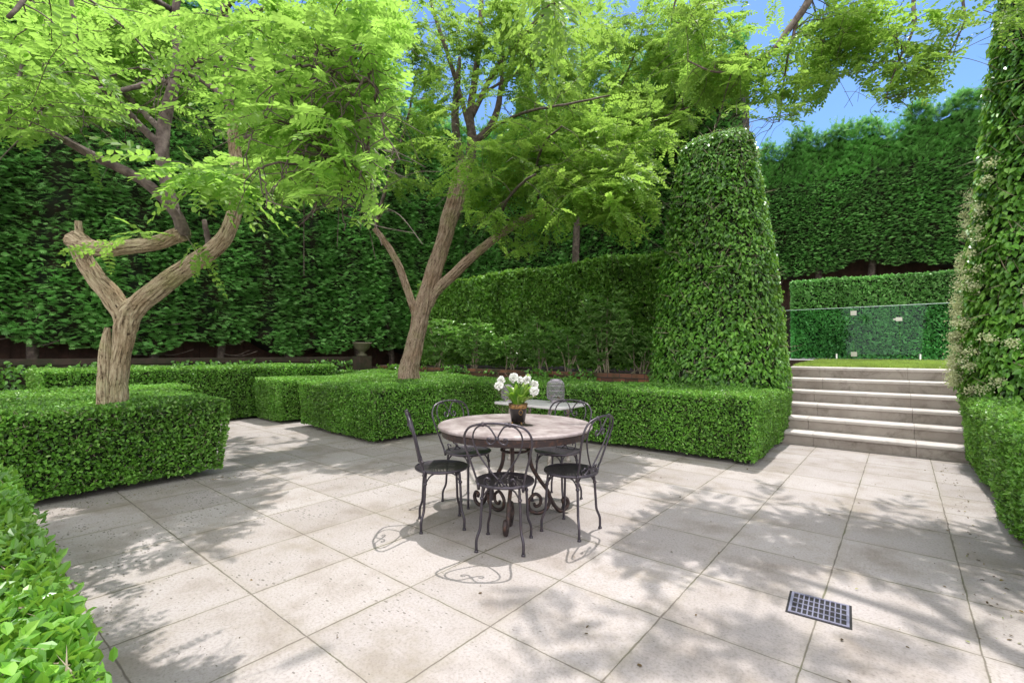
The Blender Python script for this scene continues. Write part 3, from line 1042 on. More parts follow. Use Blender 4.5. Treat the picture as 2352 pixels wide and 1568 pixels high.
r_, o_ = conifer_wall("conifer_hedge", "towering dark conifer hedge filling the left side behind the forked tree", (-12.0, -4.0, 0), (0, 1, 0), (1, 0, 0), 17.2, 1.25, 9.6, 9.2, 900, .155, ragged_top=.6, amp=.2, gaps=.05)
hedge_stems(r_, o_, (-12.0, -4.0, 0), (0, 1, 0), (1, 0, 0), 17.2, .02, 2.2, 11)
r_, o_ = conifer_wall("conifer_hedge", "tall conifer hedge running behind the laurel hedge and the central tree", (-12.0, 11.6, 0), (1, 0, 0), (0, -1, 0), 9.2, 1.0, 9.4, 7.6, 640, .165, ragged_top=1.1, amp=.2)
r_, o_ = conifer_wall("conifer_hedge", "tall clipped conifer hedge with a shaggy uncut top beyond the pool fence", (-5.5, 18.7, 0), (1, 0, 0), (0, -1, 0), 12.5, 3.92, 9.0, 6.6, 760, .15, ragged_top=.55, drape=True, amp=.035, gaps=.6)
hedge_stems(r_, o_, (-5.5, 18.7, 0), (1, 0, 0), (0, -1, 0), 12.5, 1.13, 4.3, 9, r=.13)




# ---------------------------------------------------------------- leafy columns
def column(name, label, cx, cy, z0, z1, hw0, hw1, dens, size, tpl, mat, rot=0., power=3.2, amp=.05, top_round=.45):
    base = np.array([cx, cy, z0])
    H = z1 - z0

    def surf(u, t, shrink=0.):
        # superellipse plan, tapering with height, rounded top
        hw = hw0 + (hw1 - hw0) * t ** 1.25
        cap = np.clip((t * H - (H - top_round)) / top_round, 0, 1)
        hw = hw * np.sqrt(np.clip(1 - cap ** 2 * .96, 0.02, 1)) - shrink
        c, s = np.cos(u), np.sin(u)
        rr = hw / (np.abs(c) ** power + np.abs(s) ** power) ** (1 / power)
        x, y = rr * c, rr * s
        cr, sr = math.cos(rot), math.sin(rot)
        P = np.stack([x * cr - y * sr, x * sr + y * cr, t * H - shrink * (t > .9)], -1)
        return P
    def nrm(u, t):
        e = 1e-3
        du = surf(u + e, t) - surf(u - e, t)
        dt = surf(u, np.minimum(t + e, 1)) - surf(u, t - e)
        return unit(np.cross(du, dt))
    per = 8 * (hw0 + hw1) / 2
    n = int(per * H * dens * 1.25)
    u = rng.random(n) * 2 * np.pi
    t = rng.random(n)
    hwt = hw0 + (hw1 - hw0) * t
    k = rng.random(n) < hwt / hw0
    u, t = u[k], t[k]
    m = int(dens * 4 * hw1 * hw1 * 1.4)
    u = np.concatenate([u, rng.random(m) * 2 * np.pi])
    t = np.concatenate([t, 1 - top_round / H * rng.random(m)])
    P = surf(u, t)
    N = nrm(u, t)
    vis = np.einsum('ij,ij->i', N, unit(CAM - P - base)) > -.15
    k = vis | (rng.random(len(P)) < .25)
    P, N, t = P[k], N[k], t[k]
    n = len(P)
    lum = amp * lumps(P, 1.6, cx) + .6 * amp * lumps(P, 3.7, 2.)
    P = P + N * (lum + .05 * rng.random(n) - .10 * rng.random(n))[:, None]
    side = unit(np.cross(N, np.array([0, 0, 1.])))
    D = unit(N * (.35 + .35 * rng.random(n))[:, None] + side * (rng.normal(size=n) * .75)[:, None] + np.array([0, 0, -1.]) * (.55 + .5 * rng.random(n))[:, None])
    NN = unit(N * .65 + np.array([0, 0, .75]) + rng.normal(size=(n, 3)) * .35)
    mb = MB()
    sz = size * (.55 + .75 * rng.random(n))
    tint = np.clip(.95 * rng.random(n) - .1 + .25 * (.5 + .5 * lumps(P, 1.1, 3.)), 0, 1)
    add_leaves(mb, P - D * sz[:, None] * .3, D, NN, sz, .62, tpl, tint, 0)
    k = rng.integers(0, n, n // 25)
    add_leaves(mb, P[k] - N[k] * .05, unit(rng.normal(size=(len(k), 3)) + np.array([0, 0, .5])), N[k], .2 + .15 * rng.random(len(k)), .03, 'dia', None, 2)
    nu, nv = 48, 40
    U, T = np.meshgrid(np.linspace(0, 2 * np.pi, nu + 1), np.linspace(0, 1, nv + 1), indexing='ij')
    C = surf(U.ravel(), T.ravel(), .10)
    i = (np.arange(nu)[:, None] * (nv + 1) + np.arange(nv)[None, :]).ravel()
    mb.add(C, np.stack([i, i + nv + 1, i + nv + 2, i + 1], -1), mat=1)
    root = empty(name, tuple(base), label, "topiary")
    link("foliage", mb.mesh("foliage"), [MAT[mat], MAT['core'], MAT['twig']], root)
    tb = MB()
    tb.tube([(0, 0, -.05), (0, .02, H * .3), (0, 0, H * .7)], [.10, .08, .03], 8)
    link("trunk", tb.mesh("trunk"), MAT['branch'], root)
    return root, surf, nrm, base


column("leafy_column", "tall tapering leaf covered column left of the steps, its rounded top in view", -2.36, 8.30, .80, 4.92, 1.00, .52, 1330, .066, 'heart', 'ivy', rot=.05, top_round=.26)
root, surf, nrm, base = column("leafy_column", "tall leaf covered column on the right with cream blossom, its top out of the picture", 1.62, 7.85, .80, 6.9, 1.06, .52, 1250, .070, 'heart', 'ivy', rot=-.03)
# cream flower heads on the side towards the steps
n = 150
u = np.pi * (1.0 + rng.normal(size=n) * .16)
t = np.clip(.02 + .42 * rng.random(n) ** 1.4, 0, 1)
k = rng.random(n) < np.clip(1.15 - t * 1.6, .12, 1)
u, t = u[k], t[k]
P, N = surf(u, t), nrm(u, t)
mb = MB()
for p, q in zip(P, N):
    m = int(60 + 50 * rng.random())
    off = rng.normal(size=(m, 3)) * np.array([.036, .036, .028])
    c = p + q * .07 + off + q * (.03 * rng.random(m))[:, None]
    add_leaves(mb, c, unit(rng.normal(size=(m, 3))), unit(q + rng.normal(size=(m, 3)) * .6 + np.array([0, 0, .5])), .014 + .012 * rng.random(m), .9, 'dia', rng.random(m))
link("blossom", mb.mesh("blossom"), MAT['blossom'], root)


# ---------------------------------------------------------------- shrubs below the laurel hedge
def shrub(label, x, y, z, h, w, n, size, mat='shrub', stems=6, tint0=0.):
    root = empty("garden_shrub", (x, y, z), label, "shrub", "shrubs along the brick wall")
    sb, lb = MB(), MB()
    for s in range(stems):
        an = rng.random() * 6.28
        e = np.array([math.cos(an) * w * (.3 + .6 * rng.random()), math.sin(an) * w * .6 * rng.random(), h * (.65 + .35 * rng.random())])
        pts = smooth_path([(0.1 * rng.normal(), .06 * rng.normal(), 0), e * np.array([.45, .45, .5]) + rng.normal(size=3) * .04, e], 5)
        sb.tube(pts, np.linspace(.016, .005, len(pts)), 5)
    # leaf whorls
    k = n // 9
    c = unit(rng.normal(size=(k, 3))) * (rng.random(k) ** .4)[:, None] * np.array([w, w * .7, h * .46]) + np.array([0, 0, h * .56])
    c = np.repeat(c, 9, 0) + rng.normal(size=(k * 9, 3)) * .012
    an = rng.random(k * 9) * 6.28
    up = np.repeat(.2 + .7 * rng.random(k), 9)
    D = unit(np.stack([np.cos(an), np.sin(an), up], -1))
    NN = unit(np.stack([-.5 * np.cos(an), -.5 * np.sin(an), np.ones(k * 9)], -1) + rng.normal(size=(k * 9, 3)) * .15)
    add_leaves(lb, c, D, NN, size * (.7 + .5 * rng.random(k * 9)), .36, 'hex', np.clip(tint0 + rng.random(k * 9) * .8, 0, 1))
    link("stems", sb.mesh("stems"), MAT['twig'], root)
    link("foliage", lb.mesh("foliage"), MAT[mat], root)


for lab, px, py, d, h, w, n, sz, t0 in [
    ("pale glossy shrub at the left end of the brick wall behind the central trunk", 905, 852, 11.3, 1.15, .62, 1400, .13, .2),
    ("glossy shrub just right of the central trunk", 1035, 852, 10.9, 1.1, .55, 900, .125, .15),
    ("low shrub below the laurel between the central trunk and the white flowers", 1130, 854, 10.4, .75, .45, 600, .11, .05),
    ("multi stemmed shrub above the pot of white flowers", 1215, 856, 10.0, 1.05, .5, 800, .12, .0),
    ("low shrub above the larger lantern", 1290, 858, 9.7, .8, .42, 650, .11, .0),
    ("taller light leaved shrub left of the leafy column", 1385, 860, 9.4, 1.45, .55, 1300, .13, .2),
    ("small shrub at the right end of the brick wall by the leafy column", 1470, 864, 9.1, .85, .42, 650, .12, .1)]:
    p = AD(px, py, d)
    shrub(lab, p[0], max(p[1], 8.4), .85, h * 1.15, w * 1.15, int(n * 1.5), sz, tint0=t0 + .15)

# ivy scrambling over both brick walls: nobody could count it
mb = MB()
n = 2600
x = -11.3 + 8.0 * rng.random(n)
k = (np.sin(x * 2.1) + np.sin(x * 5.3 + 1.) + rng.normal(size=n) * .6) > .55
x = x[k]
n = len(x)
P = np.stack([x, 7.90 - .06 * rng.random(n), .55 + .42 * rng.random(n)], -1)
D = unit(np.stack([rng.normal(size=n), -.4 - .3 * rng.random(n), rng.normal(size=n) - .4], -1))
add_leaves(mb, P, D, unit(np.array([0, -.8, .6]) + rng.normal(size=(n, 3)) * .3), .05 + .03 * rng.random(n), .85, 'heart', rng.random(n) * .7)
n = 5200
y = -3 + 10.4 * rng.random(n)
z = .2 + .9 * rng.random(n) ** .9
P = np.stack([-11.5 + .1 * rng.random(n), y, z], -1)
k = (np.sin(y * 1.9) + np.sin(y * 4.4 + z * 5.) + rng.normal(size=n) * .7) > .1
P = P[k]
n = len(P)
D = unit(np.stack([.4 + .3 * rng.random(n), rng.normal(size=n), rng.normal(size=n) - .4], -1))
add_leaves(mb, P, D, unit(np.array([.8, 0, .6]) + rng.normal(size=(n, 3)) * .3), .055 + .03 * rng.random(n), .85, 'heart', rng.random(n) * .6)
link("ivy_groundcover", mb.mesh("ivy_groundcover"), MAT['ivy'], kind="stuff")

# fallen leaves and crumbs on the paving, most of them along the hedge feet
n = 620
x = np.concatenate([-6 + 6.5 * rng.random(240), -5.5 + 4.2 * rng.random(150), -5.5 + .12 * np.abs(rng.normal(size=110)), .45 - .12 * np.abs(rng.normal(size=120))])
y = np.concatenate([.6 + 7. * rng.random(240), 5.9 - .15 * np.abs(rng.normal(size=150)), .4 + 1.7 * rng.random(110), 3. + 4.6 * rng.random(120)])
mb = MB()
P = np.stack([x, y, .003 + .004 * rng.random(n)], -1)
an = rng.random(n) * 6.28
add_leaves(mb, P, np.stack([np.cos(an), np.sin(an), .1 * rng.normal(size=n)], -1), unit(np.array([0, 0, 1.]) + rng.normal(size=(n, 3)) * .25), .008 + .018 * rng.random(n) ** 2, .5, 'hex', rng.random(n))
link("fallen_leaves", mb.mesh("fallen_leaves"), MAT['litter'], kind="stuff")

# ================================================================== GLASS POOL FENCE
YF, ZG = 13.1, 1.135


def onY(px, py, Y):
    d = c_f + c_r * ((px - 1176) / FPX) - c_u * ((py - 784) / FPX)
    return CAM + d * (Y / d[1])


xg0, xg1 = onY(1961, 760, YF)[0], onY(2066, 760, YF)[0]
GT = 2.34
gf = empty("glass_fence", (xg0, YF, ZG), "frameless clear glass pool fence on small posts at the back of the lawn", "fence")


def glass_panel(parent, ox, x0, x1):
    mb = MB()
    mb.box(x0 - ox, x1 - ox, -.006, .006, .05, GT - ZG - .012)
    link("panel", mb.mesh("panel"), MAT['glass'], parent)
    mb = MB()
    mb.box(x0 - ox, x1 - ox, -.0065, .0065, GT - ZG - .0115, GT - ZG)  # pale strip: the light caught by the glass edge is in its colour
    link("top_edge", mb.mesh("top_edge"), MAT['glassedge'], parent)


for a, b in ((-4.2, -2.52), (-2.50, xg0 - .008), (xg1 + .008, 1.35), (1.37, 3.4)):
    glass_panel(gf, xg0, a, b)
    for s in (a + .32, b - .32):
        mb = MB()
        mb.lathe([(0, -.01), (.035, -.01), (.035, .012), (.024, .016), (.024, .15), (.018, .158), (0, .158)], 14)
        mb.V = [v + np.array([s - xg0, 0, .0]) for v in mb.V]
        link("spigot", mb.mesh("spigot", True), MAT['steel'], gf)
gg = empty("glass_gate", (xg0, YF, ZG), "glass gate panel with two square hinges and a latch within the pool fence", "gate")
glass_panel(gg, xg0, xg0, xg1)
for zz in (.10, 1.02):
    mb = MB()
    mb.box(-.055, .055, -.022, -.008, zz, zz + .10)
    mb.box(-.055, .055, .008, .022, zz, zz + .10)
    mb.box(-.012, .012, -.028, .028, zz + .005, zz + .095)
    link("hinge", mb.mesh("hinge"), MAT['steel'], gg)
mb = MB()
mb.box(xg1 - xg0 - .06, xg1 - xg0 + .05, -.026, -.008, .86, .94)
mb.box(xg1 - xg0 - .05, xg1 - xg0 + .04, .008, .026, .86, .94)
mb.box(xg1 - xg0 - .10, xg1 - xg0 - .06, -.018, -.008, .885, .915)
link("latch", mb.mesh("latch"), MAT['steel'], gg)

# ================================================================== ROBINIA TREES
LIT = [[(850, 1095), (640, 1185), (580, 1250), (440, 1320), (300, 1400), (285, 1545), (520, 1545), (760, 1470), (980, 1405), (1150, 1365), (1290, 1315),
        (1420, 1240), (1400, 1150), (1300, 1090), (1000, 1060)],
       [(560, 1040), (600, 985), (720, 975), (735, 1010), (650, 1040)],
       [(1800, 1010), (2190, 1070), (2230, 1120), (2060, 1130), (1780, 1080)],
       [(1560, 905), (1740, 905), (1840, 890), (1600, 880)]]


# (x0, x1, y0, y1, share removed): hedge tops and trunk that the sun reaches
LITW = [(-11.2, -8.3, .6, 6.8, .9), (-8.2, -5.6, 3.7, 7.2, .8), (-8.0, -6.5, .1, 1.8, .75), (-6.3, -5.0, .0, .85, .9), (-5.6, -1.3, 5.6, 7.2, .7), (-11., -2.8, 7.5, 9.4, .75)]


def thin_out(P, base_keep=1.):
    """True for leaves that may stay: the sunny patches of the terrace stay open to the sun"""
    g = ground_shadow(P)
    x, y = to_px(np.concatenate([g, np.zeros((len(g), 1))], 1))
    front = (np.concatenate([g, np.zeros((len(g), 1))], 1) - CAM) @ c_f > .3
    bad = np.zeros(len(P), bool)
    for poly in LIT:
        bad |= in_poly(x, y, poly)
    bad &= front
    r = rng.random(len(P))
    for (x0, x1, y0, y1, q) in LITW:
        bad |= (g[:, 0] > x0) & (g[:, 0] < x1) & (g[:, 1] > y0) & (g[:, 1] < y1) & (r < q)
    return ~bad


def pinnate(mb, B, D, N, length, leaflet, tint, pairs=8, keepfun=None):
    """compound leaves: base points B, directions D, normals N"""
    n = len(B)
    D = unit(D)
    side = unit(np.cross(D, N))
    N = np.cross(side, D)
    ks = [(.12 + .80 * i / (pairs - 1), s) for i in range(pairs) for s in (-1, 1)] + [(.97, 0)]
    Ps, Ds, Ns, Zs, Ts = [], [], [], [], []
    droop = .12 + .22 * rng.random(n)
    bend = rng.normal(size=n) * .12
    for t, s in ks:
        c = B + D * (length * t)[:, None] + side * (bend * t * t * length)[:, None] + np.array([0, 0, -1.]) * (droop * t * t * length)[:, None]
        dd = side * s * 1. + D * (.35 + .25 * rng.random(n))[:, None] + rng.normal(size=(n, 3)) * .14 + np.array([0, 0, -.18]) if s else D + np.array([0, 0, -.3]) + rng.normal(size=(n, 3)) * .1
        Ps.append(c)
        Ds.append(unit(dd))
        Ns.append(unit(N + rng.normal(size=(n, 3)) * .28))
        Zs.append(leaflet * (.72 + .5 * math.sin(math.pi * min(t + .08, 1)) * .6) * (.85 + .3 * rng.random(n)))
        Ts.append(np.clip(tint + .25 * (rng.random(n) - .5), 0, 1))
    P = np.concatenate(Ps)
    k = rng.random(len(P)) < .96
    add_leaves(mb, P[k], np.concatenate(Ds)[k], np.concatenate(Ns)[k], np.concatenate(Zs)[k], .56, 'oval', np.concatenate(Ts)[k], 0)
    # leaf stalks
    e = B + D * (length * .95)[:, None] + side * (bend * .9 * length)[:, None] + np.array([0, 0, -1.]) * (droop * .9 * length)[:, None]
    mid = B + D * (length * .5)[:, None] + side * (bend * .25 * length)[:, None] + np.array([0, 0, -1.]) * (droop * .25 * length)[:, None]
    w = side * .0016
    V = np.stack([B - w, B + w, mid + w, mid - w, e + w, e - w], 1).reshape(-1, 3)
    i = np.arange(n) * 6
    mb.add(V, np.concatenate([np.stack([i, i + 1, i + 2, i + 3], -1), np.stack([i + 3, i + 2, i + 4, i + 5], -1)]), tint=.3)


class Tree:
    def __init__(self, name, label, base, bark, leafmat, group="robinia trees"):
        self.root = empty(name, tuple(base), label, "tree")
        self.base = np.array(base)
        self.trunk, self.limbs, self.twigs, self.crown = MB(), MB(), MB(), MB()
        self.dead = MB()
        self.nodes = []
        self.area = None
        self.bark, self.leafmat = bark, leafmat

    def limb(self, pts, big=False, n=7):
        """pts: (px, py, depth, radius)"""
        A = np.array([(*AD(p[0], p[1], p[2]), p[3]) for p in pts])
        self.limb3(A, big, n)

    def limb3(self, A, big=False, n=7):
        A = np.asarray(A, float)
        C = smooth_path(A, n * (3 if big else 1))
        P, r = C[:, :3].copy(), np.maximum(C[:, 3], .003)
        if big:
            P += np.stack([np.sin(np.arange(len(P)) * .31), np.cos(np.arange(len(P)) * .27), 0 * r], -1) * r[:, None] * .03

            def ridge(th, ln, rr):
                tw = th + ln * .55
                a = np.sin(tw * 11 + 1.7 * np.sin(ln * 9.) + 2.1 * np.sin(ln * 3.7 + th)) + .7 * np.sin(tw * 17 - 1.3 * np.sin(ln * 13. + th * 2) + 1.)
                return 1 + .06 * np.clip(a, -1.2, .8) + .045 * np.sin(th * 2 + ln * 4.) + .04 * np.sin(th * 3 - ln * 7.) + .05 * np.exp(-((np.sin(ln * 2.2 + 1.) - .9) / .12) ** 2) * np.sin(th + 2.)
            self.trunk.tube(P, r, 88, ridge=ridge)
        elif r.max() > .045:
            def ridge2(th, ln, rr):
                return 1 + .05 * np.clip(np.sin(th * 9 + ln * 6 + 1.5 * np.sin(ln * 11)), -1, .8) + .04 * np.sin(ln * 13 + th) + .03 * np.sin(ln * 29.)
            self.limbs.tube(P, r, 28, ridge=ridge2)  # dark branch bark on these limbs puts the crown's shade into their colour
        else:
            self.limbs.tube(P + rng.normal(size=P.shape) * r[:, None] * .12, r, 8)
        for p, q in zip(P, r):
            self.nodes.append((*p, q))

    def sprays(self, cx, cy, rx, ry, d0, d1, n, leaflet=.045, leaves=9, L=.5, tint=.5, dense=1., out=None, cull=True):
        """n leafy twigs scattered in a rounded region of the picture plane between two depths"""
        n = int(n * 1.7) if n > 3 else n
        a = rng.random(n) * 6.2832
        q = np.sqrt(rng.random(n))
        C = np.array([AD(cx + rx * math.cos(t) * k, cy + ry * math.sin(t) * k, d0 + (d1 - d0) * rng.random()) for t, k in zip(a, q)])
        self.sprays3(C, leaflet, leaves, L, tint, out, cull)

    def sprays3(self, C, leaflet=.045, leaves=9, L=.5, tint=.5, out=None, cull=True):
        if cull:
            C = C[thin_out(C) | (rng.random(len(C)) < .12)]
        nodes = np.array(self.nodes)
        thin = nodes[nodes[:, 3] < .075]
        thin = thin if len(thin) else nodes
        Bs, Ds, Ns, Ls, Ts = [], [], [], [], []
        near = np.array([np.linalg.norm(thin[:, :3] - c, axis=1).min() for c in C]) if len(C) else np.zeros(0)
        for c in C[np.argsort(near)]:
            dist = np.linalg.norm(thin[:, :3] - c, axis=1) + np.maximum(0, thin[:, 2] - c[2] - .2) * .3
            src = thin[np.argsort(dist)[min(int(rng.random() ** 2 * 5), len(thin) - 1)]]
            v = c - src[:3]
            dl = np.linalg.norm(v)
            dirn = unit(v + rng.normal(size=3) * .35 * max(dl, .2) if out is None else np.asarray(out) + rng.normal(size=3) * .4)
            dirn = unit(dirn * np.array([1, 1, .55]) + np.array([0, 0, .02]))
            l = L * (.65 + .6 * rng.random())
            tip = c + dirn * l + np.array([0, 0, -.28 * l])
            mid = src[:3] + v * .5 + np.array([0, 0, .10 * dl]) + rng.normal(size=3) * .05 * dl
            path = smooth_path([src[:3], mid, c, c + dirn * l * .55 + np.array([0, 0, -.06 * l]), tip], 5)
            r0 = min(src[3] * .75, .0035 + .006 * dl)
            self.twigs.tube(path, np.linspace(r0, .0018, len(path)), 5, caps=False)
            tt = np.linspace(.05, 1, leaves) + rng.normal(size=leaves) * .03
            grown = np.concatenate([path[6::4], np.full((len(path[6::4]), 1), r0 * .8)], 1)
            thin = np.concatenate([thin, grown])
            sideways = unit(np.cross(dirn, [0, 0, 1.]))
            seg = path[10:]
            for k, t in enumerate(tt):
                b = seg[int(np.clip(t, 0, 1) * (len(seg) - 1))]
                s = (1 if k % 2 else -1)
                Bs.append(b)
                Ds.append(dirn * (.45 + .4 * t) + sideways * s * (.95 - .6 * t) + np.array([0, 0, -.30 + .25 * rng.normal()]) + rng.normal(size=3) * .18)
                Ns.append(np.array([0, 0, 1.]) + rng.normal(size=3) * .34)
                Ls.append(.20 + .10 * rng.random())
                Ts.append(tint)
        if not Bs:
            return
        B, D, N, Ln, T = np.array(Bs), np.array(Ds), np.array(Ns), np.array(Ls) * leaflet / .045, np.array(Ts)
        T = np.clip(T + rng.normal(size=len(T)) * .18, 0, 1)
        if cull:
            k = thin_out(B + unit(D) * (Ln * .5)[:, None]) | (rng.random(len(B)) < .04)
            B, D, N, Ln, T = B[k], D[k], N[k], Ln[k], T[k]
        if self.area is not None:
            x, y = to_px(B + unit(D) * (Ln * .6)[:, None] + np.array([0, 0, -.04]))
            x2, y2 = to_px(B + unit(D) * Ln[:, None] + np.array([0, 0, -.09]))
            k = (in_poly(x, y, self.area) & in_poly(x2, y2, self.area)) | (rng.random(len(B)) < .003)
            B, D, N, Ln, T = B[k], D[k], N[k], Ln[k], T[k]
        pinnate(self.crown, B, D, N, Ln, leaflet, T, pairs=8)

    def finish(self):
        def done(mb, nm, mats, smooth, uv=False):
            if mb.n:
                mb.V = [np.concatenate(mb.V) - self.base]
                link(nm, mb.mesh(nm, smooth, uv), mats, self.root)
        done(self.trunk, "trunk", MAT[self.bark], True, True)
        done(self.limbs, "branches", MAT['branch'], True)
        done(self.twigs, "twigs", MAT['branch'], True)
        done(self.dead, "dead_twigs", MAT['deadwood'], True)
        done(self.crown, "crown", MAT[self.leafmat], False)


# ---- the forked tree in the left foreground
b0 = AD(262, 925, 4.70)
T1 = Tree("robinia_tree", "golden leaved robinia with a low forked trunk growing from the left foreground hedge block", (b0[0], b0[1], 0), 'bark1', 'robinia')
D1 = 4.70
T1.limb([(262, 1010, D1, 0.103), (264, 925, D1, 0.093), (268, 865, D1, 0.086), (280, 800, D1, 0.086), (291, 745, D1, 0.096), (300, 712, D1, 0.103), (318, 695, D1, 0.086)], True)
T1.limb([(287, 770, D1, 0.069), (284, 725, D1 - .02, 0.084), (258, 684, D1 - .05, 0.084), (218, 636, D1 - .1, 0.074), (192, 592, D1 - .12, 0.072), (176, 555, D1 - .15, 0.069), (166, 540, D1 - .16, 0.043)], True)
T1.limb([(294, 760, D1, 0.069), (306, 716, D1, 0.086), (345, 675, D1 + .02, 0.088), (400, 635, D1 + .05, 0.086), (452, 600, D1 + .08, 0.081), (498, 566, D1 + .1, 0.079), (528, 520, D1 + .1, 0.071),
         (545, 455, D1 + .1, 0.064), (546, 400, D1 + .1, 0.058), (537, 330, D1 + .1, 0.052), (530, 255, D1 + .1, 0.047)], True)
T1.limb([(530, 255, D1 + .1, .055), (525, 180, D1 + .05, .048), (520, 100, D1, .040), (514, 10, D1, .034), (505, -80, D1, .028)])
T1.limb([(168, 560, D1 - .12, .05), (176, 552, D1 - .18, .086), (205, 567, D1 - .22, .076), (245, 572, D1 - .3, .066), (300, 567, D1 - .4, .060), (360, 558, D1 - .5, .058), (398, 544, D1 - .55, .062), (424, 534, D1 - .58, .066)], True)
T1.limb([(186, 565, D1 - .15, .034), (182, 535, D1 - .15, .030), (180, 508, D1 - .15, .026)], True)
T1.limb([(237, 930, D1 - .08, .055), (239, 860, D1 - .08, .050), (241, 800, D1 - .08, .044), (247, 752, D1 - .08, .022)], True)
T1.limb([(420, 540, D1 - .58, .052), (417, 520, D1 - .6, .050), (400, 485, D1 - .62, .044), (350, 432, D1 - .65, .040), (295, 397, D1 - .7, .038), (235, 368, D1 - .8, .034), (172, 335, D1 - .95, .030), (110, 300, D1 - 1.2, .022)])
T1.limb([(400, 485, D1 - .62, .046), (385, 430, D1 - .6, .047), (372, 350, D1 - .55, .052), (376, 300, D1 - .5, .050), (386, 240, D1 - .5, .046), (402, 185, D1 - .5, .042), (408, 120, D1 - .5, .036), (400, 50, D1 - .5, .032), (415, -40, D1 - .5, .025)])
T1.limb([(367, 332, D1 - .55, .036), (330, 298, D1 - .6, .032), (290, 255, D1 - .75, .030), (240, 203, D1 - .9, .027), (190, 140, D1 - 1.1, .023), (112, 50, D1 - 1.4, .018), (60, -10, D1 - 1.6, .012)])
T1.limb([(404, 180, D1 - .5, .034), (450, 122, D1 - .6, .030), (492, 60, D1 - .8, .025), (535, 0, D1 - 1., .018)])
T1.limb([(395, 190, D1 - .5, .026), (350, 188, D1 - .6, .022), (285, 207, D1 - .8, .019), (190, 200, D1 - 1.2, .014), (60, 180, D1 - 1.8, .008)])
T1.limb([(528, 245, D1 + .1, .034), (480, 195, D1 + .1, .028), (430, 168, D1 + .2, .02)])
T1.limb([(410, 168, D1 - .5, .026), (470, 135, D1 - .6, .022), (545, 140, D1 - .9, .020), (620, 178, D1 - 1.4, .018), (690, 214, D1 - 1.9, .014), (780, 240, D1 - 2.2, .009)])
T1.limb([(648, 195, D1 - 1.6, .012), (655, 262, D1 - 1.7, .009), (682, 345, D1 - 1.8, .006)])
T1.limb([(485, 590, D1 + .1, .034), (476, 540, D1 + .12, .028), (468, 505, D1 + .12, .022)])
T1.limb([(520, 60, D1, .03), (600, 20, D1 - .6, .024), (680, 30, D1 - 1.3, .019), (740, 80, D1 - 1.9, .014), (800, 200, D1 - 2.2, .009), (850, 380, D1 - 2.25, .005)])
T1.limb([(390, 20, D1 - .5, .026), (250, -60, D1 - 1.4, .020), (120, -60, D1 - 2.1, .014), (20, 40, D1 - 2.4, .009)])
T1.limb([(174, 110, D1 - 1.15, .018), (172, 60, D1 - 1.2, .016), (160, -30, D1 - 1.2, .012)])
T1.limb([(112, 50, D1 - 1.4, .018), (70, 110, D1 - 1.8, .013), (40, 190, D1 - 2.1, .009), (20, 280, D1 - 2.3, .005)])
T1.limb([(240, 203, D1 - .9, .020), (190, 225, D1 - 1.3, .014), (130, 240, D1 - 1.8, .010), (70, 250, D1 - 2.1, .006)])
T1.limb([(560, 142, D1 - 1.0, .020), (640, 130, D1 - 1.6, .015), (720, 140, D1 - 2.1, .010), (780, 180, D1 - 2.3, .006)])
T1.limb([(690, 214, D1 - 1.9, .013), (720, 290, D1 - 2.1, .010), (760, 380, D1 - 2.3, .006)])
T1.limb([(537, 330, D1 + .1, .03), (590, 310, D1 + .2, .024), (650, 330, D1 + .3, .016), (720, 370, D1 + .4, .009)])
T1.limb([(372, 300, D1 - .5, .03), (300, 230, D1 + .1, .022), (220, 150, D1 + .5, .015), (130, 90, D1 + .7, .009)])
for k in range(30):
    qx, qy = 560 + 320 * rng.random(), 90 + 330 * rng.random()
    if k > 21:
        qx, qy = 30 + 480 * rng.random(), 20 + 200 * rng.random()
    dd = (2.12 + .14 * rng.random()) if k <= 21 else 3.0 + .4 * rng.random()
    q = np.array([AD(qx, qy, dd), AD(qx + 14 * rng.normal(), qy + 45, dd), AD(qx + 26 * rng.normal(), qy + 80 + 40 * rng.random(), dd - .03)])
    nn = np.array(T1.nodes)
    src = nn[np.argmin(np.linalg.norm(nn[:, :3] - q[0], axis=1))][:3]
    pth = smooth_path(np.concatenate([[src], [(src + q[0]) / 2 + np.array([0, 0, .05]) + rng.normal(size=3) * .04], q]), 7)
    pth = pth + rng.normal(size=pth.shape) * .004
    T1.limbs.tube(pth, np.linspace(.0075, .0022, len(pth)), 6)
    for m in range(5):
        b = pth[int(len(pth) * (.4 + .12 * m))]
        e = b + (c_r * rng.normal() * .11 - c_u * (.02 + .10 * rng.random()))
        tw = smooth_path([b, (b + e) / 2 + rng.normal(size=3) * .015, e], 4)
        T1.limbs.tube(tw, np.linspace(.0034, .0014, len(tw)), 5)
# crown: near curtain, then deeper layers
T1.area = [(-900, -900), (1010, -900), (960, 100), (905, 300), (885, 430), (872, 548), (820, 552), (770, 515), (715, 490), (640, 500), (575, 440), (560, 380), (470, 345), (410, 290), (350, 300), (250, 300), (185, 290), (160, 330), (112, 325), (58, 378), (20, 345), (-900, 330)]
for a in [(40, 90, 110, 150, 2.3, 3.2, 20), (50, 240, 110, 80, 2.2, 2.9, 16), (150, 250, 60, 50, 2.8, 3.3, 7), (200, 30, 90, 60, 2.6, 3.2, 6),
          (650, 50, 110, 80, 2.3, 3.2, 18), (770, 90, 100, 110, 2.3, 2.9, 22), (720, 220, 90, 90, 2.3, 3.0, 18), (800, 250, 80, 120, 2.28, 2.7, 20),
          (720, 350, 100, 70, 2.2, 2.8, 15), (810, 410, 60, 80, 2.26, 2.6, 14), (650, 390, 60, 50, 2.4, 2.9, 8), (850, 490, 25, 35, 2.25, 2.5, 4)]:
    a = a[:6] + (int(a[6] * .58),)
    T1.sprays(*a, leaflet=.041, leaves=10, L=.36, tint=.55)
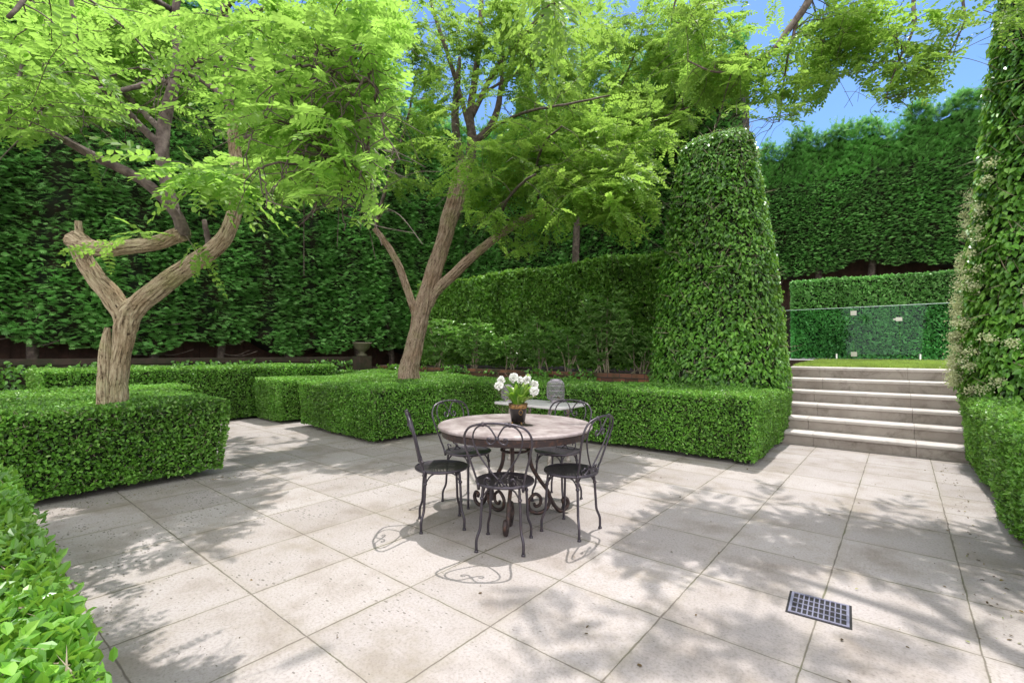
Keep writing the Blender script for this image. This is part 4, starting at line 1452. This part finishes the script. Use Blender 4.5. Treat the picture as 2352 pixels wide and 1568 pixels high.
for a in [(100, 90, 170, 140, 4.4, 5.8, 34), (180, 220, 150, 70, 4.3, 5.4, 20), (300, 70, 170, 120, 4.6, 6.0, 34), (450, 80, 150, 110, 4.8, 6.2, 26), (560, 120, 150, 120, 4.9, 6.4, 26), (600, 290, 120, 90, 4.9, 6.2, 20),
          (390, 220, 120, 70, 4.8, 6.0, 24), (300, 230, 120, 55, 4.6, 5.8, 20), (480, 290, 70, 50, 5.0, 6.2, 10), (700, 330, 140, 110, 4.8, 6.4, 20), (760, 140, 130, 120, 4.6, 6.2, 22)]:
    T1.sprays(*a, leaflet=.052, leaves=12, L=.55, tint=.5)
T1.area = None
for a in [(450, 400, 55, 25, 3.5, 4.0, 5)]:
    T1.sprays(*a, leaflet=.075, leaves=8, L=.40, tint=.6, out=(.6, .3, -.1), cull=False)
T1.sprays(340, 545, 50, 6, 4.0, 4.25, 2, leaflet=.05, leaves=6, L=.25, tint=.7, cull=False)
T1.sprays(436, 552, 12, 8, 4.0, 4.2, 1, leaflet=.05, leaves=5, L=.2, tint=.7, cull=False)
T1.finish()

# ---- the central tree
D2 = 8.85
b0 = AD(937, 872, D2)
T2 = Tree("robinia_tree", "golden leaved robinia with a leaning brown trunk, growing from the hedge block by the path", (b0[0], b0[1], 0), 'bark2', 'robinia_far')
T2.limb([(930, 935, D2, .24), (936, 880, D2, .20), (944, 830, D2, .165), (958, 765, D2, .155), (973, 700, D2, .158), (990, 650, D2, .150), (1005, 595, D2, .145), (1025, 530, D2, .145), (1044, 465, D2, .155), (1062, 405, D2, .165), (1070, 375, D2, .13)], True)
T2.limb([(957, 740, D2, .06), (952, 718, D2 - .05, .066), (940, 680, D2 - .08, .064), (922, 625, D2 - .1, .062), (900, 580, D2 - .15, .058), (880, 550, D2 - .2, .054), (860, 524, D2 - .25, .046)], True)
T2.limb([(862, 526, D2 - .25, .036), (876, 470, D2 - .3, .032), (900, 385, D2 - .3, .030), (920, 330, D2 - .3, .028), (938, 265, D2 - .3, .022), (952, 195, D2 - .3, .016)])
T2.limb([(985, 700, D2, .09), (1003, 668, D2 - .05, .094), (1040, 632, D2 - .1, .088), (1090, 585, D2 - .2, .080), (1140, 545, D2 - .3, .074), (1190, 512, D2 - .4, .066), (1240, 482, D2 - .5, .058), (1290, 450, D2 - .6, .044), (1345, 415, D2 - .7, .030)], True)
T2.limb([(1058, 420, D2, .09), (1058, 375, D2 + .05, .086), (1050, 325, D2 + .1, .078), (1045, 270, D2 + .1, .072), (1050, 200, D2 + .1, .060), (1056, 132, D2 + .1, .030)])
T2.limb([(1068, 400, D2, .10), (1080, 365, D2 - .05, .098), (1084, 320, D2 - .05, .088), (1080, 265, D2 - .05, .072), (1090, 185, D2 - .1, .060), (1102, 95, D2 - .1, .050), (1106, -10, D2 - .1, .040)])
T2.limb([(1084, 330, D2 - .05, .06), (1118, 302, D2 - .1, .068), (1140, 262, D2 - .1, .060), (1150, 205, D2 - .1, .044), (1155, 150, D2 - .1, .026)])
T2.limb([(1084, 268, D2 - .05, .048), (1130, 175, D2 - .2, .046), (1180, 105, D2 - .4, .040), (1245, 35, D2 - .7, .030), (1300, -20, D2 - 1., .02)])
T2.limb([(1084, 318, D2 - .05, .046), (1062, 235, D2 - .1, .044), (1030, 130, D2 - .2, .038), (1000, 40, D2 - .3, .032), (980, -30, D2 - .4, .02)])
T2.limb([(1100, 220, D2 - .1, .026), (1150, 190, D2 - .3, .022), (1220, 150, D2 - .6, .016)])
T2.limb([(1240, 482, D2 - .5, .03), (1230, 400, D2 - 1., .024), (1250, 330, D2 - 1.6, .018), (1290, 290, D2 - 2.2, .012)])
T2.limb([(1140, 545, D2 - .3, .03), (1160, 470, D2 - 1.2, .024), (1200, 420, D2 - 2.2, .018), (1230, 400, D2 - 3., .012)])
T2.limb([(1120, 300, D2 - .1, .03), (1200, 260, D2 - 1., .024), (1300, 240, D2 - 1.8, .018), (1400, 220, D2 - 2.2, .012)])
T2.limb([(1345, 415, D2 - .7, .028), (1420, 360, D2 - 1., .022), (1490, 330, D2 - 1.2, .016), (1540, 300, D2 - 1.4, .010)])
T2.limb([(1300, 440, D2 - .6, .024), (1380, 450, D2 - .9, .018), (1450, 470, D2 - 1.1, .012)])
T2.area = [(790, -900), (1700, -900), (1610, 270), (1555, 380), (1500, 560), (1440, 585), (1390, 530), (1330, 520), (1300, 560), (1210, 610), (1160, 600), (1120, 545), (1060, 520), (1050, 440), (985, 470), (900, 470), (850, 420)]
# bare pale twigs between the two trees
for k in range(7):
    s = AD(880 + rng.normal() * 12, 290 + k * 18, D2 - .4)
    e = AD(835 + rng.normal() * 18, 250 + k * 24, D2 - .6)
    T2.dead.tube(smooth_path([AD(905, 350, D2 - .3), s, e], 4), np.linspace(.012, .004, 9), 5)
    T2.dead.tube(smooth_path([s, (s + e) / 2 + rng.normal(size=3) * .1, e + rng.normal(size=3) * .25], 4), np.linspace(.008, .003, 9), 5)
for a in [(930, 130, 110, 130, 8.0, 9.4, 44), (910, 330, 80, 120, 7.8, 9.0, 36), (960, 420, 50, 50, 8., 8.8, 8), (1000, 330, 90, 110, 8.6, 9.8, 18), (1120, 90, 150, 120, 8.0, 9.8, 34), (1020, 180, 90, 130, 8.4, 9.8, 20), (1220, 60, 130, 90, 7.6, 9.4, 24),
          (1200, 200, 120, 110, 7.0, 9.0, 18), (1160, 380, 110, 60, 6.2, 8.2, 22), (1290, 430, 110, 60, 6.0, 8.0, 24), (1380, 380, 110, 80, 6.4, 8.2, 28),
          (1150, 470, 60, 40, 7., 8.4, 10), (1440, 470, 80, 60, 6.6, 7.8, 20), (1110, 520, 40, 30, 7.6, 8.6, 5), (1230, 560, 40, 25, 7.6, 8.4, 4), (1480, 330, 70, 70, 6.8, 8., 14),
          (1400, 520, 40, 40, 6.6, 7.4, 6), (1320, 300, 130, 80, 7., 8.6, 16)]:
    T2.sprays(*a, leaflet=.054, leaves=14, L=.66, tint=.5, cull=True)
T2.finish()

# ---- slimmer tree behind the laurel hedge
b0 = AD(1322, 700, 11.9)
T3 = Tree("robinia_tree", "slim many stemmed robinia rising from behind the laurel hedge left of the leafy column", (b0[0], b0[1], .86), 'bark2', 'robinia_far')
D3 = 11.9
T3.area = [(1150, -900), (1900, -900), (1760, 100), (1700, 270), (1610, 285), (1555, 380), (1480, 420), (1350, 420), (1200, 350)]
T3.limb([(1318, 840, D3, .10), (1322, 600, D3, .085), (1328, 450, D3, .075), (1334, 362, D3, .066), (1338, 300, D3, .050), (1340, 200, D3, .036), (1335, 80, D3, .022), (1330, -20, D3, .014)])
T3.limb([(1334, 372, D3, .05), (1352, 330, D3 - .1, .044), (1385, 275, D3 - .2, .036), (1430, 190, D3 - .4, .026), (1470, 90, D3 - .6, .018), (1490, 0, D3 - .7, .012)])
T3.limb([(1338, 350, D3, .04), (1390, 315, D3 - .3, .032), (1470, 290, D3 - .8, .026), (1560, 255, D3 - 1.2, .018), (1620, 230, D3 - 1.4, .012)])
T3.limb([(1338, 300, D3, .036), (1310, 220, D3 - .2, .028), (1280, 140, D3 - .4, .02), (1260, 40, D3 - .5, .012)])
T3.limb([(1385, 275, D3 - .2, .03), (1400, 180, D3 - .2, .022), (1395, 80, D3 - .3, .014)])
for a in [(1330, 120, 140, 120, 10.5, 12.5, 34), (1450, 150, 130, 120, 10.2, 12.2, 36), (1540, 240, 70, 100, 9.8, 11.5, 18), (1440, 290, 120, 60, 10., 12., 20), (1500, 60, 100, 70, 9.8, 12., 20), (1280, 260, 90, 70, 10.5, 12.5, 10),
          (1560, 130, 50, 90, 9.6, 11., 14)]:
    T3.sprays(*a, leaflet=.060, leaves=14, L=.8, tint=.55, cull=False)
T3.finish()

# ---- tree overhead on the right: trunk outside the picture, boughs reaching in at the top
b0 = np.array([3.0, 4.6, 0.])
T4 = Tree("robinia_tree", "robinia whose boughs hang into the top right of the picture against the blue sky", tuple(b0), 'bark2', 'robinia_far')
T4.limb3([(3.0, 4.6, -.02, .19), (2.95, 4.6, .8, .16), (2.8, 4.55, 1.9, .15), (2.6, 4.5, 2.9, .15)], True)
T4.limb3([(2.65, 4.5, 2.8, .11), (2.1, 4.5, 4.0, .09), (1.3, 4.6, 5.2, .07), (.5, 4.9, 5.7, .05)])
T4.limb3([(2.65, 4.5, 2.8, .11), (2.2, 3.6, 4.4, .09), (1.2, 2.9, 5.6, .07), (0., 2.4, 6.2, .05), (-1.2, 2.2, 6.3, .03)])
T4.limb3([(2.65, 4.5, 2.8, .10), (2.4, 5.4, 4.4, .08), (1.6, 6.2, 5.8, .06), (.6, 6.8, 6.6, .04), (-.4, 7.2, 6.9, .03)])
T4.limb3([(.5, 4.9, 5.7, .05), (-.3, 5.2, 5.9, .04), (-1.2, 5.4, 6.1, .03), (-2.0, 5.3, 6.1, .02)])
e = AD(1880, -40, 5.0)
T4.limb3([(1.3, 4.6, 5.2, .06), (.4, 4.6, 5.6, .052), (*AD(1905, -90, 4.9), .042), (*AD(1858, 2, 4.7), .036), (*AD(1812, 68, 4.6), .030), (*AD(1778, 112, 4.55), .024), (*AD(1735, 140, 4.5), .018), (*AD(1708, 122, 4.5), .010)], n=9)
T4.limb3([(*AD(1830, 55, 4.62), .016), (*AD(1815, 105, 4.6), .012), (*AD(1800, 190, 4.6), .008), (*AD(1790, 280, 4.6), .005)])
T4.limb3([(*AD(1760, 128, 4.53), .014), (*AD(1710, 160, 4.5), .011), (*AD(1640, 165, 4.4), .009), (*AD(1580, 140, 4.4), .006)])
T4.limb3([(.9, 4.7, 5.45, .03), (*AD(2120, -60, 4.6), .022), (*AD(2100, 60, 4.5), .014), (*AD(2060, 150, 4.45), .008), (*AD(2030, 240, 4.4), .005)])
T4.limb3([(1.3, 4.6, 5.2, .03), (*AD(2240, -60, 4.4), .016), (*AD(2215, 50, 4.4), .009), (*AD(2170, 140, 4.4), .006)])
T4.limb3([(*AD(1600, -120, 5.2), .02), (*AD(1560, -30, 5.2), .014), (*AD(1540, 60, 5.2), .008)])
T4.area = [(1400, -900), (2900, -900), (2900, 120), (2290, 110), (2240, 50), (2190, 230), (2050, 275), (1985, 225), (1930, 150), (1890, 250), (1840, 312), (1790, 270), (1750, 285), (1690, 250), (1640, 285), (1560, 250), (1500, -100)]
for a in [(1790, 200, 60, 90, 4.4, 4.9, 13), (1680, 190, 70, 60, 4.3, 4.8, 10), (1620, 110, 70, 90, 4.4, 5.2, 14), (1600, 20, 70, 60, 4.6, 5.4, 10), (1980, 60, 110, 60, 4.3, 5.0, 20),
          (2060, 150, 80, 70, 4.3, 4.8, 13), (2020, 230, 40, 30, 4.3, 4.6, 4), (1890, 90, 50, 60, 4.4, 5.0, 7), (2170, 110, 40, 60, 4.3, 4.7, 6), (1740, 290, 60, 20, 4.4, 4.7, 4), (2310, 20, 40, 40, 4.0, 4.6, 7), (1640, 300, 30, 20, 4.6, 5., 2)]:
    T4.sprays(*a, leaflet=.046, leaves=8, L=.38, tint=.45, cull=False)
# overhead bunch close to the viewer
T4.limb3([(-.0, 2.4, 6.2, .02), (-.4, 1.9, 4.2, .012), (*AD(1275, -60, 2.0), .006), (*AD(1275, 10, 2.0), .004)])
T4.area = None
T4.sprays(1272, -25, 22, 14, 2.0, 2.2, 3, leaflet=.044, leaves=5, L=.12, tint=.2, out=(0, 0, -1), cull=False)
T4.area = None
# roof of leaves above the terrace (casts the dappled shade)
def roof(n, x0, x1, y0, y1, z0, z1):
    C = np.stack([x0 + (x1 - x0) * rng.random(n), y0 + (y1 - y0) * rng.random(n), z0 + (z1 - z0) * rng.random(n)], -1)
    return C
C = roof(125, -2.4, 2.6, 2.2, 7.6, 5.4, 7.4)
x, y = to_px(C)
vis = (y > -40) & (((C - CAM) @ c_f) > .2)
C = C[~vis]
g = ground_shadow(C)
k = lumps(np.stack([g[:, 0], g[:, 1], 0 * g[:, 0]], -1), 1.0, .7) > -.45
T4.sprays3(C[k], leaflet=.05, leaves=9, L=.5, tint=.5)
T4.finish()

# ================================================================== TABLE, CHAIRS AND WHAT STANDS ON THEM
TC = np.array([-2.398, 2.968])
tb = empty("garden_table", (TC[0], TC[1], 0), "round weathered stone topped table on scrolling iron legs amid the five chairs", "table")
mb = MB()
mb.lathe([(0, .716), (.590, .716), (.606, .720), (.612, .728), (.612, .736), (.606, .743), (.594, .7455), (.3, .7458), (0, .7458)], 96)
link("tabletop", mb.mesh("tabletop", True), MAT['tabletop'], tb)
mb = MB()
mb.lathe([(.560, .712), (.585, .712), (.585, .700), (.578, .664), (.560, .664), (.560, .712)], 96)
link("apron", mb.mesh("apron"), MAT['tabiron'], tb)
mb = MB()
t = np.linspace(0, 2 * np.pi, 49)
mb.tube(np.stack([.108 * np.cos(t), .108 * np.sin(t), .535 + 0 * t], -1), .011, 8, caps=False)
link("ring", mb.mesh("ring", True), MAT['tabiron'], tb)
leg_a = [(.20, .70), (.165, .62), (.128, .53), (.126, .46), (.150, .375), (.220, .268), (.278, .190), (.300, .120), (.270, .045), (.195, .017), (.128, .048), (.118, .118), (.168, .170), (.216, .142), (.214, .086), (.176, .072), (.162, .098)]
leg_b = [(.292, .150), (.318, .098), (.350, .048), (.392, .017), (.440, .034), (.458, .080), (.440, .116), (.412, .104), (.418, .080)]
for ang in (-60, 178, 56):
    mb = MB()
    a = math.radians(ang)
    for path, r0, r1 in ((leg_a, .0175, .012), (leg_b, .0165, .015)):
        q = smooth_path(np.array(path), 6)
        pts = np.stack([q[:, 0] * math.cos(a), q[:, 0] * math.sin(a), q[:, 1]], -1)
        mb.tube(pts, np.linspace(r0, r1, len(pts)), 10)
    link("leg", mb.mesh("leg", True), MAT['tabiron'], tb)
mb = MB()
rs = np.random.default_rng(3)
pp = AD(1190, 972, 3.7)
kz = (.7466 - CAMH) / (pp[2] - CAMH)
PPOT = CAM + (pp - CAM) * kz
for i in range(9):
    an = rs.random() * 6.28
    c = PPOT[:2] - TC + np.array([math.cos(an), math.sin(an)]) * .075 * rs.random() + np.array([.03, -.03])
    th = np.linspace(0, 2 * np.pi, 19)[:-1]
    rr = (.035 + .05 * rs.random()) * (1 + .28 * np.sin(th * 3 + an) + .16 * np.sin(th * 5 + i))
    V = np.stack([c[0] + rr * np.cos(th) * 1.25, c[1] + rr * np.sin(th) * .85, np.full(18, .7464 + .00012 * i)], -1)
    V = np.concatenate([V, [[c[0], c[1], .7464 + .00012 * i]]])
    k = np.arange(18)
    mb.add(V, None, np.stack([k, (k + 1) % 18, np.full(18, 18)], -1))
link("damp_patch", mb.mesh("damp_patch"), MAT['damp'], tb)


def chair_parts(root):
    # perforated round seat
    mb = MB()
    rings = [(.0, .018, 0), (.018, .028, 12), (.028, .040, 0), (.040, .050, 20), (.050, .066, 0)]
    r = .066
    for k in range(5):
        rings.append((r, r + .0115, int(2 * math.pi * r / .0105) // 2 * 2))
        rings.append((r + .0115, r + .0165, 0))
        r += .0165
    rings.append((r, .190, 0))
    zc = lambda q: .434 + .006 * np.clip((q - .15) / .05, 0, 1) + .004 * (q / .2) ** 2
    for r0, r1, holes in rings:
        n = holes if holes else 64
        th = np.linspace(0, 2 * np.pi, n + 1)
        V0 = np.stack([r0 * np.cos(th), r0 * np.sin(th), 0 * th + zc(r0)], -1)
        V1 = np.stack([r1 * np.cos(th), r1 * np.sin(th), 0 * th + zc(r1)], -1)
        k = np.arange(n)
        if holes:
            k = k[::2]
        Q = np.stack([k, n + 1 + k, n + 2 + k, k + 1], -1)
        for dz, flip in ((0, 1), (-.0025, -1)):
            mb.add(np.concatenate([V0, V1]) + np.array([0, 0, dz]), Q[:, ::-flip] if flip == 1 else Q[:, ::1])
    mb.lathe([(.186, .4385), (.194, .447), (.201, .4455), (.203, .437), (.199, .428), (.190, .426), (.186, .431)], 64)
    link("seat", mb.mesh("seat"), MAT['iron'], root)
    # ring and arches under the seat
    mb = MB()
    t = np.linspace(0, 2 * np.pi, 49)
    mb.tube(np.stack([.158 * np.cos(t), .158 * np.sin(t), .4215 + 0 * t], -1), .0055, 6, caps=False)
    for sx in (-1, 1):
        for sy in (-1, 1):
            for ax in (0, 1):
                p = [(sx * .128, sy * .128, .345), (sx * (.120 if ax else .095), sy * (.095 if ax else .120), .395), (sx * (.118 if ax else .055), sy * (.055 if ax else .118), .416), (sx * (.130 if ax else .028), sy * (.028 if ax else .130), .4175)]
                mb.tube(smooth_path(np.array(p), 5), .0055, 6)
    link("seat_frame", mb.mesh("seat_frame", True), MAT['iron'], root)
    for sx in (-1, 1):
        for sy in (-1, 1):
            mb = MB()
            p = [(sx * .123, sy * .123, .424), (sx * .128, sy * .128, .345), (sx * .134, sy * .134, .22), (sx * .138, sy * .138, .150), (sx * .152, sy * .152, .100), (sx * .157, sy * .157, .07), (sx * .157, sy * .157, .012)]
            q = smooth_path(np.array(p), 5)
            mb.tube(q, np.interp(np.arange(len(q)), [0, 5, len(q) - 1], [.0085, .0095, .0095]), 8)
            mb.tube([(sx * .128, sy * .128, .335), (sx * .1285, sy * .1285, .345), (sx * .129, sy * .129, .355)], [.011, .0155, .011], 10)
            mb.tube([(sx * .157, sy * .157, 0), (sx * .157, sy * .157, .014)], [.0145, .012], 10)
            link("leg", mb.mesh("leg", True), MAT['iron'], root)
    # balloon back, leaning outwards
    def B(u, w):
        return (u, -.138 - .115 * w / .42 - .02 * (1 - min(1, abs(u) / .2)) * (w > .05), .434 + w)
    def curve(mb, pts, r, n=6):
        q = smooth_path(np.array(pts), n)
        mb.tube([B(u, w) for u, w in q], r, 8)
    mb = MB()
    half = [(.150, -.012), (.163, .06), (.182, .13), (.207, .22), (.222, .30), (.214, .355), (.178, .398), (.115, .420), (.05, .428)]
    curve(mb, [(-u, w) for u, w in half] + [(0, .430)] + [(u, w) for u, w in half[::-1]], .0075)
    for s in (-1, 1):
        q = [B(s * .150, -.03), B(s * .150, .0), B(s * .152, .018)]
        mb.tube(q, [.010, .012, .010], 10)
    link("back_hoop", mb.mesh("back_hoop", True), MAT['iron'], root)
    mb = MB()
    for s in (-1, 1):
        curve(mb, [(s * u, w) for u, w in [(.088, .418), (.130, .398), (.158, .355), (.160, .295), (.128, .215), (.070, .125), (.018, .062), (-.002, .036), (-.022, .012), (-.055, -.006), (-.090, .004), (-.104, .032), (-.092, .056), (-.072, .050), (-.072, .034)]], .0058)
        curve(mb, [(s * u, w) for u, w in [(.088, .418), (.050, .405), (.018, .360), (.008, .330), (.022, .300), (.048, .290), (.066, .304), (.064, .326), (.048, .328), (.044, .314)]], .0055)
        c = np.array(B(s * .088, .421))
        mb.tube([c + np.array([0, 0, -.014]), c, c + np.array([0, 0, .014])], [.009, .013, .009], 10)
    for w in (.036, .330):
        c = np.array(B(0, w))
        mb.tube([c + np.array([0, 0, -.012]), c, c + np.array([0, 0, .012])], [.009, .0135, .009], 10)
    link("back_scroll", mb.mesh("back_scroll", True), MAT['iron'], root)


GR = "iron bistro chairs around the table"
ch0 = None
for (x, y, away, lab) in [(-2.112, 2.505, -62, "dark iron bistro chair nearest the viewer, its open heart shaped back turned to the camera"),
                          (-2.735, 2.492, -128, "dark iron bistro chair at the left of the table, its back seen edge on"),
                          (-1.912, 3.030, 2, "dark iron bistro chair at the right of the table facing left"),
                          (-2.985, 3.035, 180, "dark iron bistro chair behind the left side of the table against the tree's hedge"),
                          (-2.390, 3.555, 92, "dark iron bistro chair behind the table in front of the marble console")]:
    rz = math.radians(away + 90)
    if ch0 is None:
        ch0 = empty("bistro_chair", (x, y, 0), lab, "chair", GR, rz)
        chair_parts(ch0)
        continue
    c = ch0.copy()
    COL.objects.link(c)
    c.location = (x, y, 0)
    c.rotation_euler = (0, 0, rz)
    c["label"] = lab
    for ch in list(ch0.children):
        d = ch.copy()
        COL.objects.link(d)
        d.parent = c

# ---- marble console behind the table
cs = empty("console_table", (-3.425, 4.70, 0), "narrow white marble topped console with rusty iron supports in front of the long hedge", "table")
mb = MB()
prof = [(-.5, -.265), (.5, -.265), (.5, .265), (-.5, .265)]
bm = bmesh.new()
bmesh.ops.create_cube(bm, size=1.0, matrix=Matrix.Translation((0, 0, .684)) @ Matrix.Diagonal((.99, .53, .032, 1)))
bmesh.ops.bevel(bm, geom=list(bm.edges), offset=.008, segments=2, affect='EDGES')
me = bpy.data.meshes.new("marble_top")
bm.to_mesh(me)
bm.free()
link("marble_top", me, MAT['marble'], cs)
for s in (-1, 1):
    mb = MB()
    x = s * .29
    for t in (-1, 1):
        q = smooth_path(np.array([(x, t * .16, .664), (x, t * .20, .58), (x, t * .15, .45), (x, t * .06, .33), (x, t * .10, .20), (x, t * .19, .10), (x, t * .20, .02)]), 6)
        mb.tube(q, np.linspace(.020, .017, len(q)), 10)
        mb.tube([(x, t * .20, 0), (x, t * .20, .035)], [.032, .024], 12)
        q = smooth_path(np.array([(x, t * .15, .45), (x, t * .22, .40), (x, t * .24, .33), (x, t * .19, .29), (x, t * .16, .33), (x, t * .19, .36)]), 5)
        mb.tube(q, .011, 8)
    mb.tube([(x, -.2, .650), (x, .2, .650)], .014, 8)
    mb.tube([(x, -.1, .20), (x, .1, .20)], .011, 8)
    link("leg", mb.mesh("leg", True), MAT['rust'], cs)
mb = MB()
mb.tube(smooth_path(np.array([(-.29, 0, .20), (-.12, 0, .13), (0, 0, .20), (.12, 0, .13), (.29, 0, .20)]), 6), .010, 8)
link("stretcher", mb.mesh("stretcher", True), MAT['rust'], cs)
mb = MB()
mb.tube([(-.29, 0, .650), (.29, 0, .650)], .012, 8)
link("top_rail", mb.mesh("top_rail", True), MAT['rust'], cs)


def lantern(label, px, py, k):
    d = c_f + c_r * ((px - 1176) / FPX) - c_u * ((py - 784) / FPX)
    p = CAM + d * ((.7005 - CAMH) / d[2])
    root = empty("wire_lantern", tuple(p), label, "lantern")
    prof = np.array([(.062, .030), (.085, .040), (.100, .055), (.106, .075), (.106, .205), (.102, .232), (.088, .252), (.066, .262)]) * k
    s = np.linspace(0, 1, 15)
    ln = np.concatenate([[0], np.cumsum(np.linalg.norm(np.diff(prof, axis=0), axis=1))])
    ln /= ln[-1]
    mb = MB()
    ss = np.linspace(0, 1, 40)
    R = np.interp(ss, ln, prof[:, 0])
    Z = np.interp(ss, ln, prof[:, 1])
    for j in range(20):
        for dr in (-1, 1):
            a = j / 26 * 2 * np.pi + dr * ss * 1.75
            mb.tube(np.stack([R * np.cos(a), R * np.sin(a), Z], -1), .0026 * k, 4, caps=False)
    link("mesh_body", mb.mesh("mesh_body"), MAT['zinc'], root)
    mb = MB()
    for q in (.12, .30, .5, .72, .88):
        r = np.interp(q, ln, prof[:, 0])
        z = np.interp(q, ln, prof[:, 1])
        t = np.linspace(0, 2 * np.pi, 41)
        mb.tube(np.stack([r * np.cos(t), r * np.sin(t), z + 0 * t], -1), .0034 * k, 5, caps=False)
    link("hoops", mb.mesh("hoops"), MAT['zinc'], root)
    mb = MB()
    mb.lathe(np.array([(0, 0), (.060, 0), (.062, .004), (.062, .032), (.056, .034), (0, .030)]) * k, 28)
    link("base", mb.mesh("base"), MAT['zinc'], root)
    mb = MB()
    mb.lathe(np.array([(.048, .258), (.066, .258), (.068, .264), (.066, .284), (.050, .284), (.048, .258)]) * k, 28)
    link("collar", mb.mesh("collar"), MAT['zinc'], root)
    mb = MB()
    mb.tube(smooth_path(np.array([(.066, 0, .275), (.092, 0, .268), (.105, 0, .245), (.112, 0, .22)]) * k, 5), .0035 * k, 6)
    link("handle", mb.mesh("handle", True), MAT['zinc'], root)


lantern("larger rusty wire mesh lantern on the right half of the marble console", 1276, 924, 1.0)
lantern("smaller wire lantern on the left of the console mostly hidden behind the white flowers", 1166, 921, .72)

# ---- pot of white flowers
pt = empty("potted_plant", tuple(PPOT), "black and gold pot of white double flowers standing on the round table", "potted plant")
mb = MB()
mb.lathe([(0, .012), (.050, .012), (.0545, .016), (.070, .118), (.0705, .122), (.074, .152), (.078, .157), (.074, .157), (.069, .150), (.064, .122), (.05, .05), (0, .05)], 36)
link("pot", mb.mesh("pot", True), MAT['pot'], pt)
mb = MB()
mb.lathe([(.0712, .122), (.0722, .124), (.0752, .149), (.0742, .151)], 36)
mb.lathe([(.0775, .1545), (.0795, .157), (.0775, .1595), (.074, .158)], 36)
link("rim", mb.mesh("rim", True), MAT['gold'], pt)
va = np.arctan2(-(PPOT[1]), -(PPOT[0]))
mb = MB()
a0 = va + .30
t = np.linspace(0, 2 * np.pi, 25)
c = np.array([math.cos(a0), math.sin(a0), 0]) * .0685 + np.array([0, 0, .094])
tx = np.array([-math.sin(a0), math.cos(a0), 0])
tz = unit(np.array([math.cos(a0) * .12, math.sin(a0) * .12, 1.]))
mb.tube(c + .0145 * np.cos(t)[:, None] * tx + .019 * np.sin(t)[:, None] * tz, .0026, 7, caps=False)
link("ring_handle", mb.mesh("ring_handle", True), MAT['gold'], pt)
for k in range(4):
    a = va + .5 + k * math.pi / 2
    mb = MB()
    mb.tube([(.050 * math.cos(a), .050 * math.sin(a), .014), (.054 * math.cos(a), .054 * math.sin(a), .007), (.060 * math.cos(a), .060 * math.sin(a), 0.001)], [.008, .006, .007], 8)
    link("foot", mb.mesh("foot", True), MAT['gold'], pt)
mb = MB()
mb.lathe([(0, .142), (.067, .140)], 24)
link("soil", mb.mesh("soil"), MAT['soil'], pt)
vv = lambda x, y: ((1900 + x * .2338) / 1.7415, (1450 + y * .2338) / 1.7415)
DP = (PPOT - CAM) @ c_f
lb = MB()
rs2 = np.random.default_rng(11)


def big_leaf(b, e, w, up=.0, tint=.5):
    b, e = np.array(b, float), np.array(e, float)
    n = 7
    t = np.linspace(0, 1, n)[:, None]
    mid = (b + e) / 2 + np.array([0, 0, up])
    C = (1 - t) ** 2 * b + 2 * t * (1 - t) * mid + t ** 2 * e
    tg = unit(np.gradient(C, axis=0))
    sd = unit(np.cross(tg, np.array([0, 0, 1.]) + rs2.normal(size=3) * .25))
    nn = np.cross(sd, tg)
    ww = (w * np.sin(np.pi * np.clip(t * .92 + .05, 0, 1)) ** .8)
    V = np.concatenate([C - sd * ww + nn * ww * .35, C, C + sd * ww + nn * ww * .35])
    k = np.arange(n - 1)
    Q = np.concatenate([np.stack([k, k + 1, n + k + 1, n + k], -1), np.stack([n + k, n + k + 1, 2 * n + k + 1, 2 * n + k], -1)])
    lb.add(V, Q, tint=tint)


for i in range(30):
    a = i * 2.4 + .3 * rs2.normal()
    l = .055 + .07 * rs2.random()
    z = .235 + .10 * rs2.random() if i % 2 else .17 + .08 * rs2.random()
    big_leaf((.03 * math.cos(a), .03 * math.sin(a), .14), (l * 1.15 * math.cos(a), l * 1.15 * math.sin(a), z), .019 + .010 * rs2.random(), .04 + .03 * rs2.random(), rs2.random())
tip = AD(*vv(905, 180), DP) - PPOT
big_leaf(tip + np.array([.005, 0, -.055]), tip, .016, .0, .95)
tip = AD(*vv(1075, 595), DP - .05) - PPOT
big_leaf((.05, 0, .17), tip, .026, .03, .9)
lb_obj = link("foliage", lb.mesh("foliage", True), MAT['potleaf'], pt)
for (fx, fy, fr, dd) in [(445, 310, 68, .02), (405, 400, 66, -.03), (660, 262, 78, .03), (775, 302, 56, -.03), (888, 296, 64, .0), (1005, 385, 74, .04), (1012, 490, 72, -.05), (910, 235, 40, .05)]:
    c = AD(*vv(fx, fy), DP + dd) - PPOT
    R0 = fr * .2338 / 1.7415 / FPX * DP
    mb = MB()
    m = 90
    v = unit(rs2.normal(size=(m, 3)) + np.array([0, 0, .3]))
    rad = R0 * (.35 + .5 * rs2.random(m))
    D_ = unit(v + rs2.normal(size=(m, 3)) * .5)
    N_ = unit(np.cross(v, rs2.normal(size=(m, 3))) + v * .6)
    add_leaves(mb, c + v * rad[:, None] * .7, D_, N_, R0 * (.55 + .35 * rs2.random(m)), .95, 'oval', None, 0)
    s0 = np.array([c[0] * .12, c[1] * .12, .14])
    mb.tube(smooth_path(np.array([s0, (s0 + c) / 2 + np.array([0, 0, .02]), c]), 5), .0026, 6, mat=1)
    link("flower", mb.mesh("flower"), [MAT['petal'], MAT['potleaf']], pt)
